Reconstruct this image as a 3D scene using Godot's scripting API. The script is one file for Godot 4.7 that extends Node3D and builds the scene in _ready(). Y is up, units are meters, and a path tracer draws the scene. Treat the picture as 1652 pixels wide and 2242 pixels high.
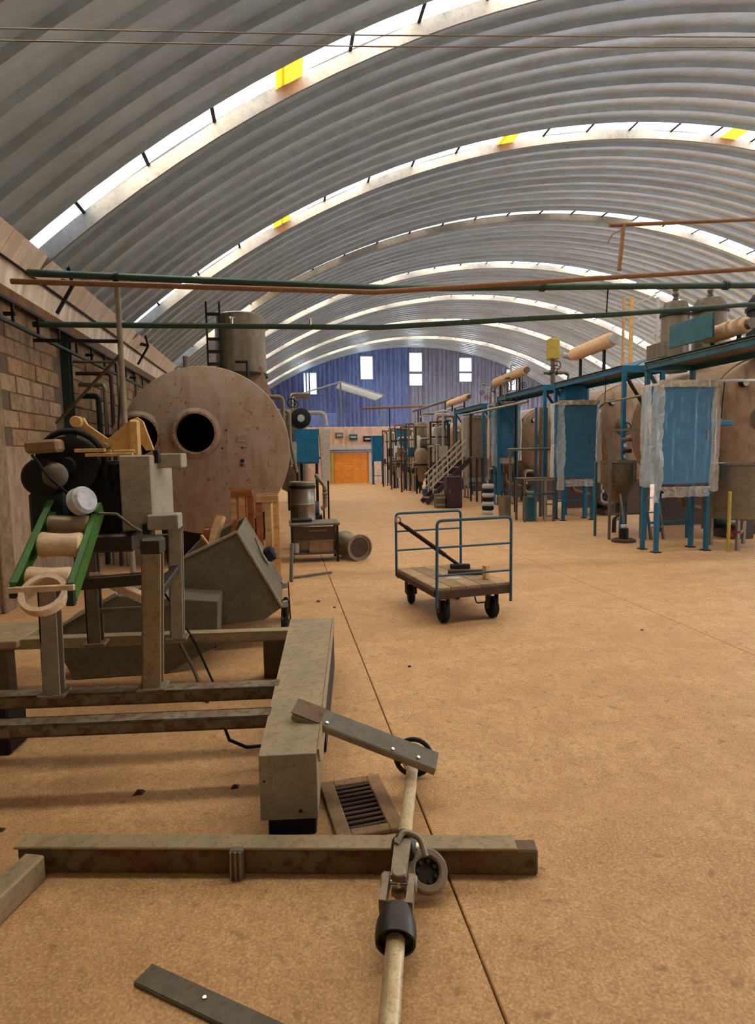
extends Node3D
# A textile works under a wide arched roof: base frame and drive shaft in the front, vessels along both sides.

const EYE := Vector3(0, 1.6, 0)
const ARC_C := Vector2(8.674, -8.99)      # centre of the roof's arc in x and y
const ARC_R := 17.42
const BAY := 4.687                        # distance between two skylights
const BAY0 := -8.0                        # z of the first skylight in view
const A_LEFT := 2.3060                    # angle at which the arc springs over the wall by the machines
const A_RIGHT := 0.848

var mats := {}
var used := {}
var inv := Transform3D()
var gid := 1
var rng := RandomNumberGenerator.new()

func _ready() -> void:
	rng.seed = 41
	set_camera()
	set_sky()
	skylight_lamps()
	make_materials()
	build_setting()
	build_overhead()
	build_left()
	build_front()
	build_cart()
	build_right()
	build_far()

func set_camera() -> void:
	var c := Camera3D.new()
	c.name = "camera"
	c.position = EYE
	c.rotation_order = EULER_ORDER_YXZ
	c.rotation_degrees = Vector3(-5.488, -8.772, -1.0)
	c.keep_aspect = Camera3D.KEEP_HEIGHT
	c.fov = 79.41
	c.near = 0.05
	c.far = 200.0
	c.current = true
	add_child(c)

func set_sky() -> void:
	var w := WorldEnvironment.new()
	w.name = "world_environment"
	var e := Environment.new()
	e.background_mode = Environment.BG_SKY
	var s := Sky.new()
	var m := ProceduralSkyMaterial.new()
	m.sky_top_color = Color(0.62, 0.74, 0.92)
	m.sky_horizon_color = Color(0.90, 0.94, 1.0)
	m.ground_bottom_color = Color(0.45, 0.42, 0.38)
	m.ground_horizon_color = Color(0.75, 0.74, 0.72)
	m.sky_energy_multiplier = 3.2
	s.sky_material = m
	e.sky = s
	e.background_energy_multiplier = 1.0
	e.tonemap_mode = Environment.TONE_MAPPER_LINEAR
	e.tonemap_exposure = 1.0
	e.sdfgi_enabled = true
	e.ssao_enabled = true
	e.ssil_enabled = true
	w.environment = e
	add_child(w)
	var sun := DirectionalLight3D.new()
	sun.name = "sun"
	sun.rotation_degrees = Vector3(-58, 60, 0)
	sun.light_color = Color(1.0, 0.98, 0.95)
	sun.light_energy = 5.0
	sun.light_angular_distance = 0.6
	sun.shadow_enabled = true
	add_child(sun)

# daylight of the translucent roof strips: an area light just under each stretch of every strip
func skylight_lamps() -> void:
	var n := 9
	for b in range(-1, 7):
		for k in n:
			var a0 := lerpf(A_LEFT - 0.06, A_RIGHT + 0.05, float(k) / n)
			var a1 := lerpf(A_LEFT - 0.06, A_RIGHT + 0.05, float(k + 1) / n)
			var a := (a0 + a1) / 2
			var l := AreaLight3D.new()
			l.name = "skylight_lamp"
			var out := Vector3(cos(a), sin(a), 0)
			l.position = Vector3(ARC_C.x, ARC_C.y, BAY0 - BAY * b) + out * (ARC_R - 0.012)
			l.basis = Basis(Vector3(0, 0, 1).cross(out).normalized(), Vector3(0, 0, 1), out).orthonormalized()
			l.area_size = Vector2(absf(a0 - a1) * ARC_R * 0.98, 0.44)
			l.area_normalize_energy = false
			l.light_color = Color(1.0, 0.955, 0.86)
			l.light_energy = 0.8 if b == 2 and k > 0 and k < 5 else 5.1     # grimy sheets let little in
			l.area_range = 60.0
			l.shadow_enabled = true
			add_child(l, true)

# ---------------------------------------------------------------- shapes
func S() -> SurfaceTool:
	var st := SurfaceTool.new()
	st.begin(Mesh.PRIMITIVE_TRIANGLES)
	return st

func tri(st: SurfaceTool, a: Vector3, b: Vector3, c: Vector3, g := -1) -> void:
	st.set_smooth_group(g)
	st.add_vertex(inv * a)
	st.add_vertex(inv * c)
	st.add_vertex(inv * b)

func quad(st: SurfaceTool, a: Vector3, b: Vector3, c: Vector3, d: Vector3, g := -1) -> void:
	tri(st, a, b, c, g)
	tri(st, a, c, d, g)

func otri(st: SurfaceTool, a: Vector3, b: Vector3, c: Vector3, mid: Vector3) -> void:
	if (b - a).cross(c - a).dot((a + b + c) / 3.0 - mid) < 0.0:
		tri(st, a, c, b)
	else:
		tri(st, a, b, c)

func oquad(st: SurfaceTool, a: Vector3, b: Vector3, c: Vector3, d: Vector3, mid: Vector3) -> void:
	if (b - a).cross(c - a).dot((a + b + c + d) / 4.0 - mid) < 0.0:
		quad(st, a, d, c, b)
	else:
		quad(st, a, b, c, d)

func corner(c: Vector3, h: Vector3, bs: Basis, sx: float, sy: float, sz: float, ax: int, ch: float) -> Vector3:
	var p := Vector3(sx * h.x, sy * h.y, sz * h.z)
	var sg := Vector3(sx, sy, sz)
	for k in 3:
		if k != ax:
			p[k] -= sg[k] * ch
	return c + bs * p

func box(st: SurfaceTool, c: Vector3, size: Vector3, bs := Basis(), ch := 0.0) -> void:
	var h := size / 2.0
	if ch <= 0.0:
		var v := []
		for i in 8:
			v.append(c + bs * Vector3(h.x if i & 1 else -h.x, h.y if i & 2 else -h.y, h.z if i & 4 else -h.z))
		for f in [[0, 1, 3, 2], [4, 5, 7, 6], [0, 1, 5, 4], [2, 3, 7, 6], [0, 2, 6, 4], [1, 3, 7, 5]]:
			oquad(st, v[f[0]], v[f[1]], v[f[2]], v[f[3]], c)
		return
	ch = minf(ch, minf(h.x, minf(h.y, h.z)) * 0.6)
	for ax in 3:
		var u := (ax + 1) % 3
		var w := (ax + 2) % 3
		for s in [-1.0, 1.0]:
			var q := []
			for t in [[-1.0, -1.0], [1.0, -1.0], [1.0, 1.0], [-1.0, 1.0]]:
				var g := Vector3()
				g[ax] = s; g[u] = t[0]; g[w] = t[1]
				q.append(corner(c, h, bs, g.x, g.y, g.z, ax, ch))
			oquad(st, q[0], q[1], q[2], q[3], c)
			for t in [-1.0, 1.0]:
				var g := Vector3()
				g[ax] = s; g[u] = t; g[w] = -1.0
				var k := g
				k[w] = 1.0
				oquad(st, corner(c, h, bs, g.x, g.y, g.z, ax, ch), corner(c, h, bs, k.x, k.y, k.z, ax, ch), corner(c, h, bs, k.x, k.y, k.z, u, ch), corner(c, h, bs, g.x, g.y, g.z, u, ch), c)
	for i in 8:
		var g := Vector3(1.0 if i & 1 else -1.0, 1.0 if i & 2 else -1.0, 1.0 if i & 4 else -1.0)
		otri(st, corner(c, h, bs, g.x, g.y, g.z, 0, ch), corner(c, h, bs, g.x, g.y, g.z, 1, ch), corner(c, h, bs, g.x, g.y, g.z, 2, ch), c)

# a bar of rectangular section from a to b; w across, h along "up"
func bar(st: SurfaceTool, a: Vector3, b: Vector3, w: float, h: float, ch := 0.004, up := Vector3.UP) -> void:
	var z := (b - a).normalized()
	if absf(z.dot(up)) > 0.98:
		up = Vector3.FORWARD if absf(z.dot(Vector3.FORWARD)) < 0.9 else Vector3.RIGHT
	var x := up.cross(z).normalized()
	box(st, (a + b) / 2.0, Vector3(w, h, a.distance_to(b)), Basis(x, z.cross(x).normalized(), z), ch)

# a steel channel or angle: plates round an open side. sides: which of "t b l r" are there
func channel(st: SurfaceTool, a: Vector3, b: Vector3, w: float, h: float, th: float, sides: String, up := Vector3.UP) -> void:
	var z := (b - a).normalized()
	if absf(z.dot(up)) > 0.98:
		up = Vector3.FORWARD
	var x := up.cross(z).normalized()
	var y := z.cross(x).normalized()
	if "t" in sides: bar(st, a + y * (h - th) / 2, b + y * (h - th) / 2, w, th, th * 0.2, y)
	if "b" in sides: bar(st, a - y * (h - th) / 2, b - y * (h - th) / 2, w, th, th * 0.2, y)
	if "l" in sides: bar(st, a - x * (w - th) / 2, b - x * (w - th) / 2, th, h, th * 0.2, y)
	if "r" in sides: bar(st, a + x * (w - th) / 2, b + x * (w - th) / 2, th, h, th * 0.2, y)

func tube(st: SurfaceTool, pts: Array, r: float, n := 10, caps := true) -> void:
	gid += 1
	var g := gid
	var rings := []
	var d0: Vector3 = (pts[1] - pts[0]).normalized()
	var x := d0.cross(Vector3.UP if absf(d0.y) < 0.9 else Vector3.RIGHT).normalized()
	for i in pts.size():
		var da: Vector3 = (pts[i] - pts[maxi(i - 1, 0)]).normalized() if i > 0 else d0
		var db: Vector3 = (pts[mini(i + 1, pts.size() - 1)] - pts[i]).normalized() if i < pts.size() - 1 else da
		var t := (da + db).normalized()
		x = (x - t * x.dot(t)).normalized()
		var y := t.cross(x)
		var wide := 1.0 / maxf(0.5, sqrt((1.0 + da.dot(db)) / 2.0))
		var ring := []
		for k in n:
			var a := TAU * k / n
			ring.append(pts[i] + (x * cos(a) + y * sin(a)) * r * (wide if i > 0 and i < pts.size() - 1 else 1.0))
		rings.append(ring)
	for i in rings.size() - 1:
		for k in n:
			var k2 := (k + 1) % n
			quad(st, rings[i][k], rings[i][k2], rings[i + 1][k2], rings[i + 1][k], g)
	if caps:
		for k in range(1, n - 1):
			tri(st, rings[0][0], rings[0][k + 1], rings[0][k])
			var e: Array = rings[rings.size() - 1]
			tri(st, e[0], e[k], e[k + 1])

# round bend in a pipe: points of an arc from a over the corner b to c
func bend(a: Vector3, b: Vector3, c: Vector3, r: float, n := 5) -> Array:
	var p := b + (a - b).normalized() * r
	var q := b + (c - b).normalized() * r
	var out := []
	for i in n + 1:
		var t := float(i) / n
		out.append(p.lerp(b, t).lerp(b.lerp(q, t), t))
	return out

# a path of corners rounded with radius r
func path(pts: Array, r: float) -> Array:
	var out := [pts[0]]
	for i in range(1, pts.size() - 1):
		out.append_array(bend(pts[i - 1], pts[i], pts[i + 1], r))
	out.append(pts[pts.size() - 1])
	return out

# profile of (radius, height along the axis) turned about the Y axis of xf
func lathe(st: SurfaceTool, prof: Array, n: int, xf: Transform3D) -> void:
	gid += 1
	for i in prof.size() - 1:
		var p: Vector2 = prof[i]
		var q: Vector2 = prof[i + 1]
		if i > 0:
			var o: Vector2 = prof[i - 1]
			if (p - o).normalized().dot((q - p).normalized()) < 0.8:
				gid += 1
		for k in n:
			var a := TAU * k / n
			var b := TAU * (k + 1) / n
			var A := xf * Vector3(p.x * cos(a), p.y, p.x * sin(a))
			var B := xf * Vector3(p.x * cos(b), p.y, p.x * sin(b))
			var C := xf * Vector3(q.x * cos(b), q.y, q.x * sin(b))
			var D := xf * Vector3(q.x * cos(a), q.y, q.x * sin(a))
			if p.x > 1e-5:
				tri(st, A, C, B, gid)
			if q.x > 1e-5:
				tri(st, A, D, C, gid)

# transform whose Y axis runs from a towards b
func axis(a: Vector3, b: Vector3) -> Transform3D:
	var y := (b - a).normalized()
	var x := y.cross(Vector3.FORWARD if absf(y.z) < 0.9 else Vector3.RIGHT).normalized()
	return Transform3D(Basis(x, y, x.cross(y)), a)

func rod(st: SurfaceTool, a: Vector3, b: Vector3, r: float, n := 16, ch := 0.15) -> void:
	var l := a.distance_to(b)
	var c := minf(r * ch, l * 0.3)
	lathe(st, [Vector2(0, 0), Vector2(r - c, 0), Vector2(r, c), Vector2(r, l - c), Vector2(r - c, l), Vector2(0, l)], n, axis(a, b))

func ring(st: SurfaceTool, at: Transform3D, r: float, t: float, n := 28, m := 10) -> void:
	var p := []
	for i in m + 1:
		var a := TAU * i / m
		p.append(Vector2(r + cos(a) * t, sin(a) * t))
	lathe(st, p, n, at)

# polygon (x, y) extruded along local z by depth d, centred
func prism(st: SurfaceTool, poly: PackedVector2Array, d: float, xf: Transform3D) -> void:
	if Geometry2D.is_polygon_clockwise(poly):
		poly.reverse()
	var ix := Geometry2D.triangulate_polygon(poly)
	for i in range(0, ix.size(), 3):
		var a := poly[ix[i]]
		var b := poly[ix[i + 1]]
		var c := poly[ix[i + 2]]
		if (b - a).cross(c - a) < 0:
			var t := b
			b = c
			c = t
		tri(st, xf * Vector3(a.x, a.y, d / 2), xf * Vector3(b.x, b.y, d / 2), xf * Vector3(c.x, c.y, d / 2))
		tri(st, xf * Vector3(a.x, a.y, -d / 2), xf * Vector3(c.x, c.y, -d / 2), xf * Vector3(b.x, b.y, -d / 2))
	for i in poly.size():
		var a := poly[i]
		var b := poly[(i + 1) % poly.size()]
		quad(st, xf * Vector3(a.x, a.y, -d / 2), xf * Vector3(b.x, b.y, -d / 2), xf * Vector3(b.x, b.y, d / 2), xf * Vector3(a.x, a.y, d / 2))

# six-sided solid: four corners below, four above, in the same order round
func hexa(st: SurfaceTool, v: Array) -> void:
	var mid := Vector3.ZERO
	for p in v:
		mid += p / 8.0
	for f in [[0, 1, 2, 3], [4, 5, 6, 7], [0, 1, 5, 4], [1, 2, 6, 5], [2, 3, 7, 6], [3, 0, 4, 7]]:
		oquad(st, v[f[0]], v[f[1]], v[f[2]], v[f[3]], mid)

# flat plate of thickness th through four points
func plate(st: SurfaceTool, a: Vector3, b: Vector3, c: Vector3, d: Vector3, th: float) -> void:
	var n := (b - a).cross(d - a).normalized() * th / 2
	var mid := (a + b + c + d) / 4
	var v := [a - n, b - n, c - n, d - n, a + n, b + n, c + n, d + n]
	for f in [[0, 1, 2, 3], [4, 5, 6, 7], [0, 1, 5, 4], [1, 2, 6, 5], [2, 3, 7, 6], [3, 0, 4, 7]]:
		oquad(st, v[f[0]], v[f[1]], v[f[2]], v[f[3]], mid)

# ---------------------------------------------------------------- nodes
func numbered(called: String) -> String:
	if not used.has(called):
		used[called] = 0
		return called
	used[called] += 1
	return "%s_%03d" % [called, used[called]]

func commit(st: SurfaceTool) -> ArrayMesh:
	st.generate_normals()
	return st.commit()

func part(parent: Node3D, called: String, st: SurfaceTool, mat: String, label := "") -> MeshInstance3D:
	var o := MeshInstance3D.new()
	o.name = called
	o.mesh = commit(st)
	o.material_override = mats[mat]
	o.cast_shadow = GeometryInstance3D.SHADOW_CASTING_SETTING_ON
	parent.add_child(o, true)
	if label:
		o.set_meta("label", label)
	return o

func shared(parent: Node3D, called: String, mesh: Mesh, mat: String, xf: Transform3D) -> MeshInstance3D:
	var o := MeshInstance3D.new()
	o.name = called
	o.mesh = mesh
	o.material_override = mats[mat]
	o.transform = xf
	parent.add_child(o, true)
	return o

func thing(called: String, label: String, category: String, at := Vector3.ZERO, turn := 0.0, group := "") -> Node3D:
	var o := Node3D.new()
	o.name = numbered(called)
	add_child(o)
	o.position = at
	o.rotation_degrees.y = turn
	o.set_meta("label", label)
	o.set_meta("category", category)
	if group:
		o.set_meta("group", group)
	inv = o.transform.affine_inverse()      # shapes are given in world coordinates; own() switches to the thing's axes
	return o

func structure(called: String, at := Vector3.ZERO) -> Node3D:
	var o := Node3D.new()
	o.name = called
	add_child(o)
	o.position = at
	o.set_meta("kind", "structure")
	inv = o.transform.affine_inverse()
	return o

func own() -> void:
	inv = Transform3D()

func copy(o: Node3D, label := "", group := "") -> Node3D:
	var c: Node3D = o.duplicate()
	c.name = numbered(String(o.name).rstrip("0123456789").trim_suffix("_") if String(o.name).right(3).is_valid_int() else String(o.name))
	add_child(c)
	if label:
		c.set_meta("label", label)
	if group:
		c.set_meta("group", group)
	return c

func V(x: float, y: float, z: float) -> Vector3:
	return Vector3(x, y, z)

# ---------------------------------------------------------------- materials
func noise_bytes(size: int, freq: float, sd: int, stretch := 1.0, oct := 4) -> PackedByteArray:
	var f := FastNoiseLite.new()
	f.noise_type = FastNoiseLite.TYPE_SIMPLEX_SMOOTH
	f.seed = sd
	f.frequency = freq
	f.fractal_octaves = oct
	var im: Image
	if stretch > 1.0:
		im = f.get_seamless_image(size, maxi(8, int(size / stretch)))
		im.resize(size, size, Image.INTERPOLATE_CUBIC)
	elif stretch < 1.0:
		im = f.get_seamless_image(maxi(8, int(size * stretch)), size)
		im.resize(size, size, Image.INTERPOLATE_CUBIC)
	else:
		im = f.get_seamless_image(size, size)
	im.convert(Image.FORMAT_L8)
	return im.get_data()

# layers: [frequency, seed, threshold, softness, colour, amount, stretch]
func tex(size: int, base: Color, layers: Array) -> ImageTexture:
	var n := size * size
	var r := PackedFloat32Array()
	var g := PackedFloat32Array()
	var b := PackedFloat32Array()
	r.resize(n); g.resize(n); b.resize(n)
	r.fill(base.r); g.fill(base.g); b.fill(base.b)
	for l in layers:
		var d := noise_bytes(size, l[0], l[1], l[6] if l.size() > 6 else 1.0)
		var lo: float = l[2] - l[3]
		var inv: float = 1.0 / (2.0 * l[3])
		var c: Color = l[4]
		var am: float = l[5]
		var lut := PackedFloat32Array()
		lut.resize(256)
		for i in 256:
			var t := clampf((i / 255.0 - lo) * inv, 0.0, 1.0)
			lut[i] = t * t * (3.0 - 2.0 * t) * am
		for i in n:
			var t := lut[d[i]]
			if t > 0.0:
				r[i] += (c.r - r[i]) * t
				g[i] += (c.g - g[i]) * t
				b[i] += (c.b - b[i]) * t
	var out := PackedByteArray()
	out.resize(n * 3)
	for i in n:
		out[i * 3] = int(clampf(r[i], 0, 1) * 255.0)
		out[i * 3 + 1] = int(clampf(g[i], 0, 1) * 255.0)
		out[i * 3 + 2] = int(clampf(b[i], 0, 1) * 255.0)
	return ImageTexture.create_from_image(Image.create_from_data(size, size, false, Image.FORMAT_RGB8, out))

func mat(called: String, color: Color, rough: float, metal := 0.0, t: Texture2D = null, period := 1.0, world := false) -> StandardMaterial3D:
	var m := StandardMaterial3D.new()
	m.albedo_color = color
	m.roughness = rough
	m.metallic = metal
	m.metallic_specular = 0.4
	if t:
		m.albedo_texture = t
		m.uv1_triplanar = true
		m.uv1_world_triplanar = world
		m.uv1_triplanar_sharpness = 6.0
		m.uv1_scale = Vector3.ONE / period
	m.cull_mode = BaseMaterial3D.CULL_DISABLED
	mats[called] = m
	return m

func grey(v: float) -> Color:
	return Color(v, v, v)

func make_materials() -> void:
	# multipliers shared by plain paints: [frequency, seed, threshold, softness, colour, amount, stretch]
	var worn := tex(256, grey(0.92), [[0.012, 3, 0.55, 0.35, grey(0.78), 0.8], [0.06, 9, 0.62, 0.3, grey(0.70), 0.5], [0.4, 5, 0.6, 0.4, grey(1.0), 0.5], [0.1, 6, 0.78, 0.1, Color(0.62, 0.54, 0.46), 0.4]])
	var streak := tex(256, grey(0.95), [[0.03, 21, 0.55, 0.35, Color(0.78, 0.73, 0.66), 0.7, 6.0], [0.02, 22, 0.6, 0.3, grey(0.78), 0.5], [0.3, 23, 0.6, 0.35, Color(0.75, 0.68, 0.6), 0.4]])
	var dusty := tex(256, Color(0.58, 0.50, 0.37), [[0.012, 31, 0.5, 0.35, Color(0.67, 0.555, 0.40), 0.75], [0.04, 33, 0.66, 0.2, Color(0.48, 0.38, 0.26), 0.5], [0.35, 34, 0.6, 0.35, Color(0.50, 0.43, 0.32), 0.45], [0.08, 35, 0.76, 0.12, Color(0.42, 0.31, 0.20), 0.45]])
	var rusty := tex(256, Color(0.47, 0.43, 0.34), [[0.012, 41, 0.5, 0.3, Color(0.42, 0.30, 0.19), 0.85], [0.04, 43, 0.64, 0.2, Color(0.27, 0.17, 0.10), 0.7], [0.3, 44, 0.6, 0.35, Color(0.55, 0.46, 0.34), 0.45]])
	var tank := tex(512, Color(0.610, 0.496, 0.414), [[0.006, 51, 0.5, 0.35, Color(0.573, 0.440, 0.336), 0.8], [0.015, 52, 0.56, 0.35, Color(0.671, 0.570, 0.492), 0.5], [0.02, 53, 0.7, 0.2, Color(0.488, 0.372, 0.264), 0.5, 5.0], [0.35, 54, 0.6, 0.4, Color(0.537, 0.422, 0.324), 0.35], [0.03, 55, 0.8, 0.06, Color(0.366, 0.248, 0.156), 0.6]])
	var floor_t := tex(1024, Color(0.783, 0.586, 0.377), [[0.003, 61, 0.5, 0.4, Color(0.721, 0.530, 0.335), 0.7], [0.007, 62, 0.56, 0.35, Color(0.834, 0.643, 0.428), 0.7], [0.02, 63, 0.58, 0.25, Color(0.680, 0.490, 0.302), 0.65], [0.012, 66, 0.64, 0.2, Color(0.855, 0.663, 0.446), 0.35, 0.2], [0.08, 67, 0.58, 0.25, Color(0.659, 0.479, 0.298), 0.6], [0.45, 64, 0.60, 0.22, Color(0.567, 0.408, 0.251), 0.62], [0.4, 65, 0.62, 0.22, Color(0.906, 0.745, 0.521), 0.6], [0.05, 68, 0.8, 0.07, Color(0.515, 0.367, 0.223), 0.5]])
	var block_t := tex(512, Color(0.62, 0.51, 0.385), [[0.01, 81, 0.5, 0.35, Color(0.52, 0.41, 0.295), 0.75], [0.05, 82, 0.6, 0.3, Color(0.68, 0.59, 0.47), 0.5], [0.03, 83, 0.66, 0.2, Color(0.44, 0.34, 0.25), 0.5, 1.6], [0.35, 84, 0.62, 0.3, Color(0.42, 0.32, 0.23), 0.45]])
	var plaster_t := tex(512, Color(0.62, 0.51, 0.40), [[0.006, 91, 0.5, 0.35, Color(0.54, 0.42, 0.32), 0.8], [0.02, 92, 0.58, 0.3, Color(0.68, 0.59, 0.48), 0.5, 2.5], [0.03, 93, 0.68, 0.18, Color(0.44, 0.34, 0.255), 0.55, 3.0], [0.35, 94, 0.62, 0.3, Color(0.46, 0.36, 0.26), 0.4]])
	var wood_t := tex(256, Color(0.74, 0.58, 0.38), [[0.05, 101, 0.55, 0.3, Color(0.62, 0.45, 0.28), 0.8, 0.12], [0.02, 102, 0.6, 0.3, Color(0.82, 0.68, 0.48), 0.5], [0.3, 103, 0.64, 0.25, Color(0.50, 0.36, 0.22), 0.45]])
	var roof_t := tex(512, grey(0.94), [[0.005, 111, 0.5, 0.4, Color(0.86, 0.84, 0.81), 0.8], [0.02, 112, 0.6, 0.3, grey(1.0), 0.5], [0.3, 113, 0.62, 0.3, Color(0.86, 0.83, 0.79), 0.4]])
	var blue_t := tex(256, Color(0.10, 0.41, 0.55), [[0.012, 121, 0.55, 0.35, Color(0.085, 0.36, 0.49), 0.7], [0.05, 122, 0.66, 0.25, Color(0.15, 0.45, 0.58), 0.4], [0.1, 123, 0.82, 0.05, Color(0.28, 0.24, 0.20), 0.5]])
	var shaft_t := tex(256, Color(0.76, 0.66, 0.48), [[0.02, 131, 0.55, 0.35, Color(0.64, 0.52, 0.36), 0.7], [0.1, 132, 0.68, 0.2, Color(0.48, 0.37, 0.24), 0.5], [0.3, 133, 0.62, 0.3, Color(0.84, 0.76, 0.60), 0.5]])
	var cotton := tex(256, Color(0.86, 0.70, 0.55), [[0.03, 141, 0.55, 0.3, Color(0.76, 0.58, 0.43), 0.7], [0.2, 142, 0.64, 0.25, Color(0.93, 0.82, 0.68), 0.6]])
	var tan_t := tex(512, Color(0.66, 0.53, 0.42), [[0.006, 151, 0.5, 0.35, Color(0.58, 0.44, 0.33), 0.8], [0.015, 152, 0.56, 0.35, Color(0.72, 0.61, 0.50), 0.5], [0.02, 153, 0.7, 0.18, Color(0.50, 0.37, 0.27), 0.6, 5.0], [0.35, 154, 0.6, 0.4, Color(0.56, 0.44, 0.34), 0.35]])

	mat("floor", Color.WHITE, 0.72, 0.0, floor_t, 5.5, true)
	mat("floor_base", Color(0.30, 0.22, 0.15), 0.95)
	mat("roof", Color(0.710, 0.763, 0.776), 0.40, 0.25, roof_t, 2.7, true)
	mat("roof_b", Color(0.680, 0.733, 0.747), 0.43, 0.25, roof_t, 3.1, true)
	mat("roof_c", Color(0.741, 0.794, 0.806), 0.38, 0.25, roof_t, 2.3, true)
	var sk := mat("sheet", Color(0.95, 0.95, 0.93), 0.6)
	sk.backlight_enabled = true
	sk.backlight = Color(1.0, 1.0, 0.97)
	var sd := mat("sheet_dull", Color(0.80, 0.77, 0.70), 0.7)
	sd.backlight_enabled = true
	sd.backlight = Color(0.55, 0.52, 0.46)
	var sa := mat("sheet_amber", Color(0.93, 0.66, 0.16), 0.6)
	sa.backlight_enabled = true
	sa.backlight = Color(0.95, 0.62, 0.12)
	mat("cream", Color(0.80, 0.755, 0.67), 0.6, 0.0, worn, 2.0, true)
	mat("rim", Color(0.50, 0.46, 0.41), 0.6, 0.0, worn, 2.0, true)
	mat("joint", Color(0.16, 0.14, 0.12), 0.8)
	mat("fascia", Color(0.97, 0.89, 0.79), 0.65, 0.0, streak, 1.7, true)
	mat("block", Color.WHITE, 0.95, 0.0, block_t, 1.3, true)
	mat("block_b", Color(0.88, 0.87, 0.85), 0.95, 0.0, block_t, 1.7, true)
	mat("block_c", Color(0.95, 0.90, 0.84), 0.95, 0.0, block_t, 1.1, true)
	mat("mortar", Color(0.42, 0.34, 0.26), 1.0, 0.0, worn, 0.8, true)
	mat("plaster", Color.WHITE, 0.92, 0.0, plaster_t, 1.9, true)
	mat("green_dark", Color(0.13, 0.20, 0.15), 0.6, 0.0, worn, 0.7)
	mat("green_pipe", Color(0.22, 0.31, 0.24), 0.55, 0.0, worn, 0.7)
	mat("rust_pipe", Color(0.60, 0.42, 0.27), 0.7, 0.0, worn, 0.6)
	mat("brown_beam", Color(0.46, 0.30, 0.14), 0.75, 0.0, worn, 0.9)
	mat("iron", Color(0.14, 0.125, 0.105), 0.6, 0.2, worn, 0.5)
	mat("black", Color(0.045, 0.043, 0.04), 0.7)
	mat("tank", Color(0.97, 1.0, 1.0), 0.5, 0.25, tank, 1.9)
	mat("tank_tan", Color(0.90, 0.90, 0.88), 0.5, 0.15, tan_t, 1.6)
	mat("steel", Color(0.62, 0.58, 0.51), 0.34, 0.75, worn, 0.8)
	mat("steel_dull", Color(0.50, 0.45, 0.38), 0.5, 0.5, streak, 0.8)
	mat("bright_steel", Color(0.86, 0.82, 0.76), 0.22, 0.9)
	mat("grey_paint", Color(0.66, 0.60, 0.49), 0.55, 0.0, worn, 0.8)
	mat("olive", Color(0.43, 0.38, 0.285), 0.5, 0.0, worn, 1.1)
	mat("frame_paint", Color.WHITE, 0.6, 0.0, dusty, 0.8)
	mat("frame_rust", Color.WHITE, 0.7, 0.0, rusty, 0.7)
	mat("beam_rust", Color(0.92, 0.88, 0.82), 0.62, 0.15, rusty, 0.9)
	mat("yellow", Color(0.90, 0.70, 0.40), 0.5, 0.0, worn, 0.5)
	mat("green_paint", Color(0.30, 0.47, 0.17), 0.5, 0.0, worn, 0.4)
	mat("ivory", Color(0.93, 0.78, 0.60), 0.42, 0.0, worn, 0.4)
	mat("shaft", Color.WHITE, 0.42, 0.25, shaft_t, 0.5)
	mat("greasy", Color(0.27, 0.24, 0.19), 0.45, 0.4, worn, 0.3)
	mat("ring_steel", Color(0.62, 0.53, 0.42), 0.45, 0.35, worn, 0.3)
	mat("rubber", Color(0.09, 0.08, 0.07), 0.85, 0.0, worn, 0.3)
	mat("wood", Color.WHITE, 0.85, 0.0, wood_t, 0.9)
	mat("wood_pale", Color(1.12, 1.05, 0.95), 0.85, 0.0, wood_t, 0.7)
	mat("deck_wood", Color(0.93, 0.97, 1.05), 0.85, 0.0, wood_t, 0.8)
	mat("deck_wood_b", Color(0.82, 0.85, 0.90), 0.85, 0.0, wood_t, 0.7)
	mat("wood_red", Color(0.82, 0.62, 0.50), 0.85, 0.0, wood_t, 0.8)
	mat("blue", Color.WHITE, 0.4, 0.0, blue_t, 0.9)
	mat("blue_leg", Color(0.92, 0.93, 0.88), 0.5, 0.0, blue_t, 0.5)
	mat("cart_blue", Color(0.20, 0.36, 0.44), 0.5, 0.0, worn, 0.4)
	mat("teal", Color(0.19, 0.40, 0.43), 0.5, 0.0, worn, 0.9)
	mat("cart_iron", Color(0.34, 0.24, 0.17), 0.75, 0.0, worn, 0.4)
	mat("cotton", Color.WHITE, 0.9, 0.0, cotton, 0.6)
	mat("valve_red", Color(0.42, 0.13, 0.10), 0.6)
	mat("maroon", Color(0.28, 0.19, 0.19), 0.6, 0.0, worn, 0.7)
	mat("yellow_box", Color(0.78, 0.68, 0.28), 0.6, 0.0, worn, 0.5)
	mat("orange", Color(1.0, 0.60, 0.14), 0.55, 0.0, worn, 1.5)
	mat("peach", Color(0.93, 0.79, 0.69), 0.85, 0.0, streak, 2.0, true)
	mat("white_paint", Color(0.80, 0.78, 0.75), 0.6, 0.0, worn, 1.0)
	mat("gable", Color(0.52, 0.60, 0.86), 0.6, 0.0, streak, 2.2, true)  # bluish sheet, with the blue and brightness of lens flare put into its colour
	mat("gable_b", Color(0.62, 0.64, 0.74), 0.6, 0.0, streak, 2.5, true)
	mat("wall_plain", Color(0.55, 0.50, 0.44), 0.9, 0.0, streak, 2.4, true)
	mat("wall_pale", Color(0.88, 0.85, 0.80), 0.9, 0.0, streak, 2.4, true)
	mat("yard", Color(0.78, 0.80, 0.82), 0.95, 0.0, streak, 4.0, true)
	mat("card", Color(0.62, 0.48, 0.34), 0.9, 0.0, worn, 0.6)
	var film := mat("film", Color(0.95, 0.97, 0.98), 0.25)
	film.transparency = BaseMaterial3D.TRANSPARENCY_ALPHA
	film.albedo_color.a = 0.03
	film.metallic_specular = 0.25
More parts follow.
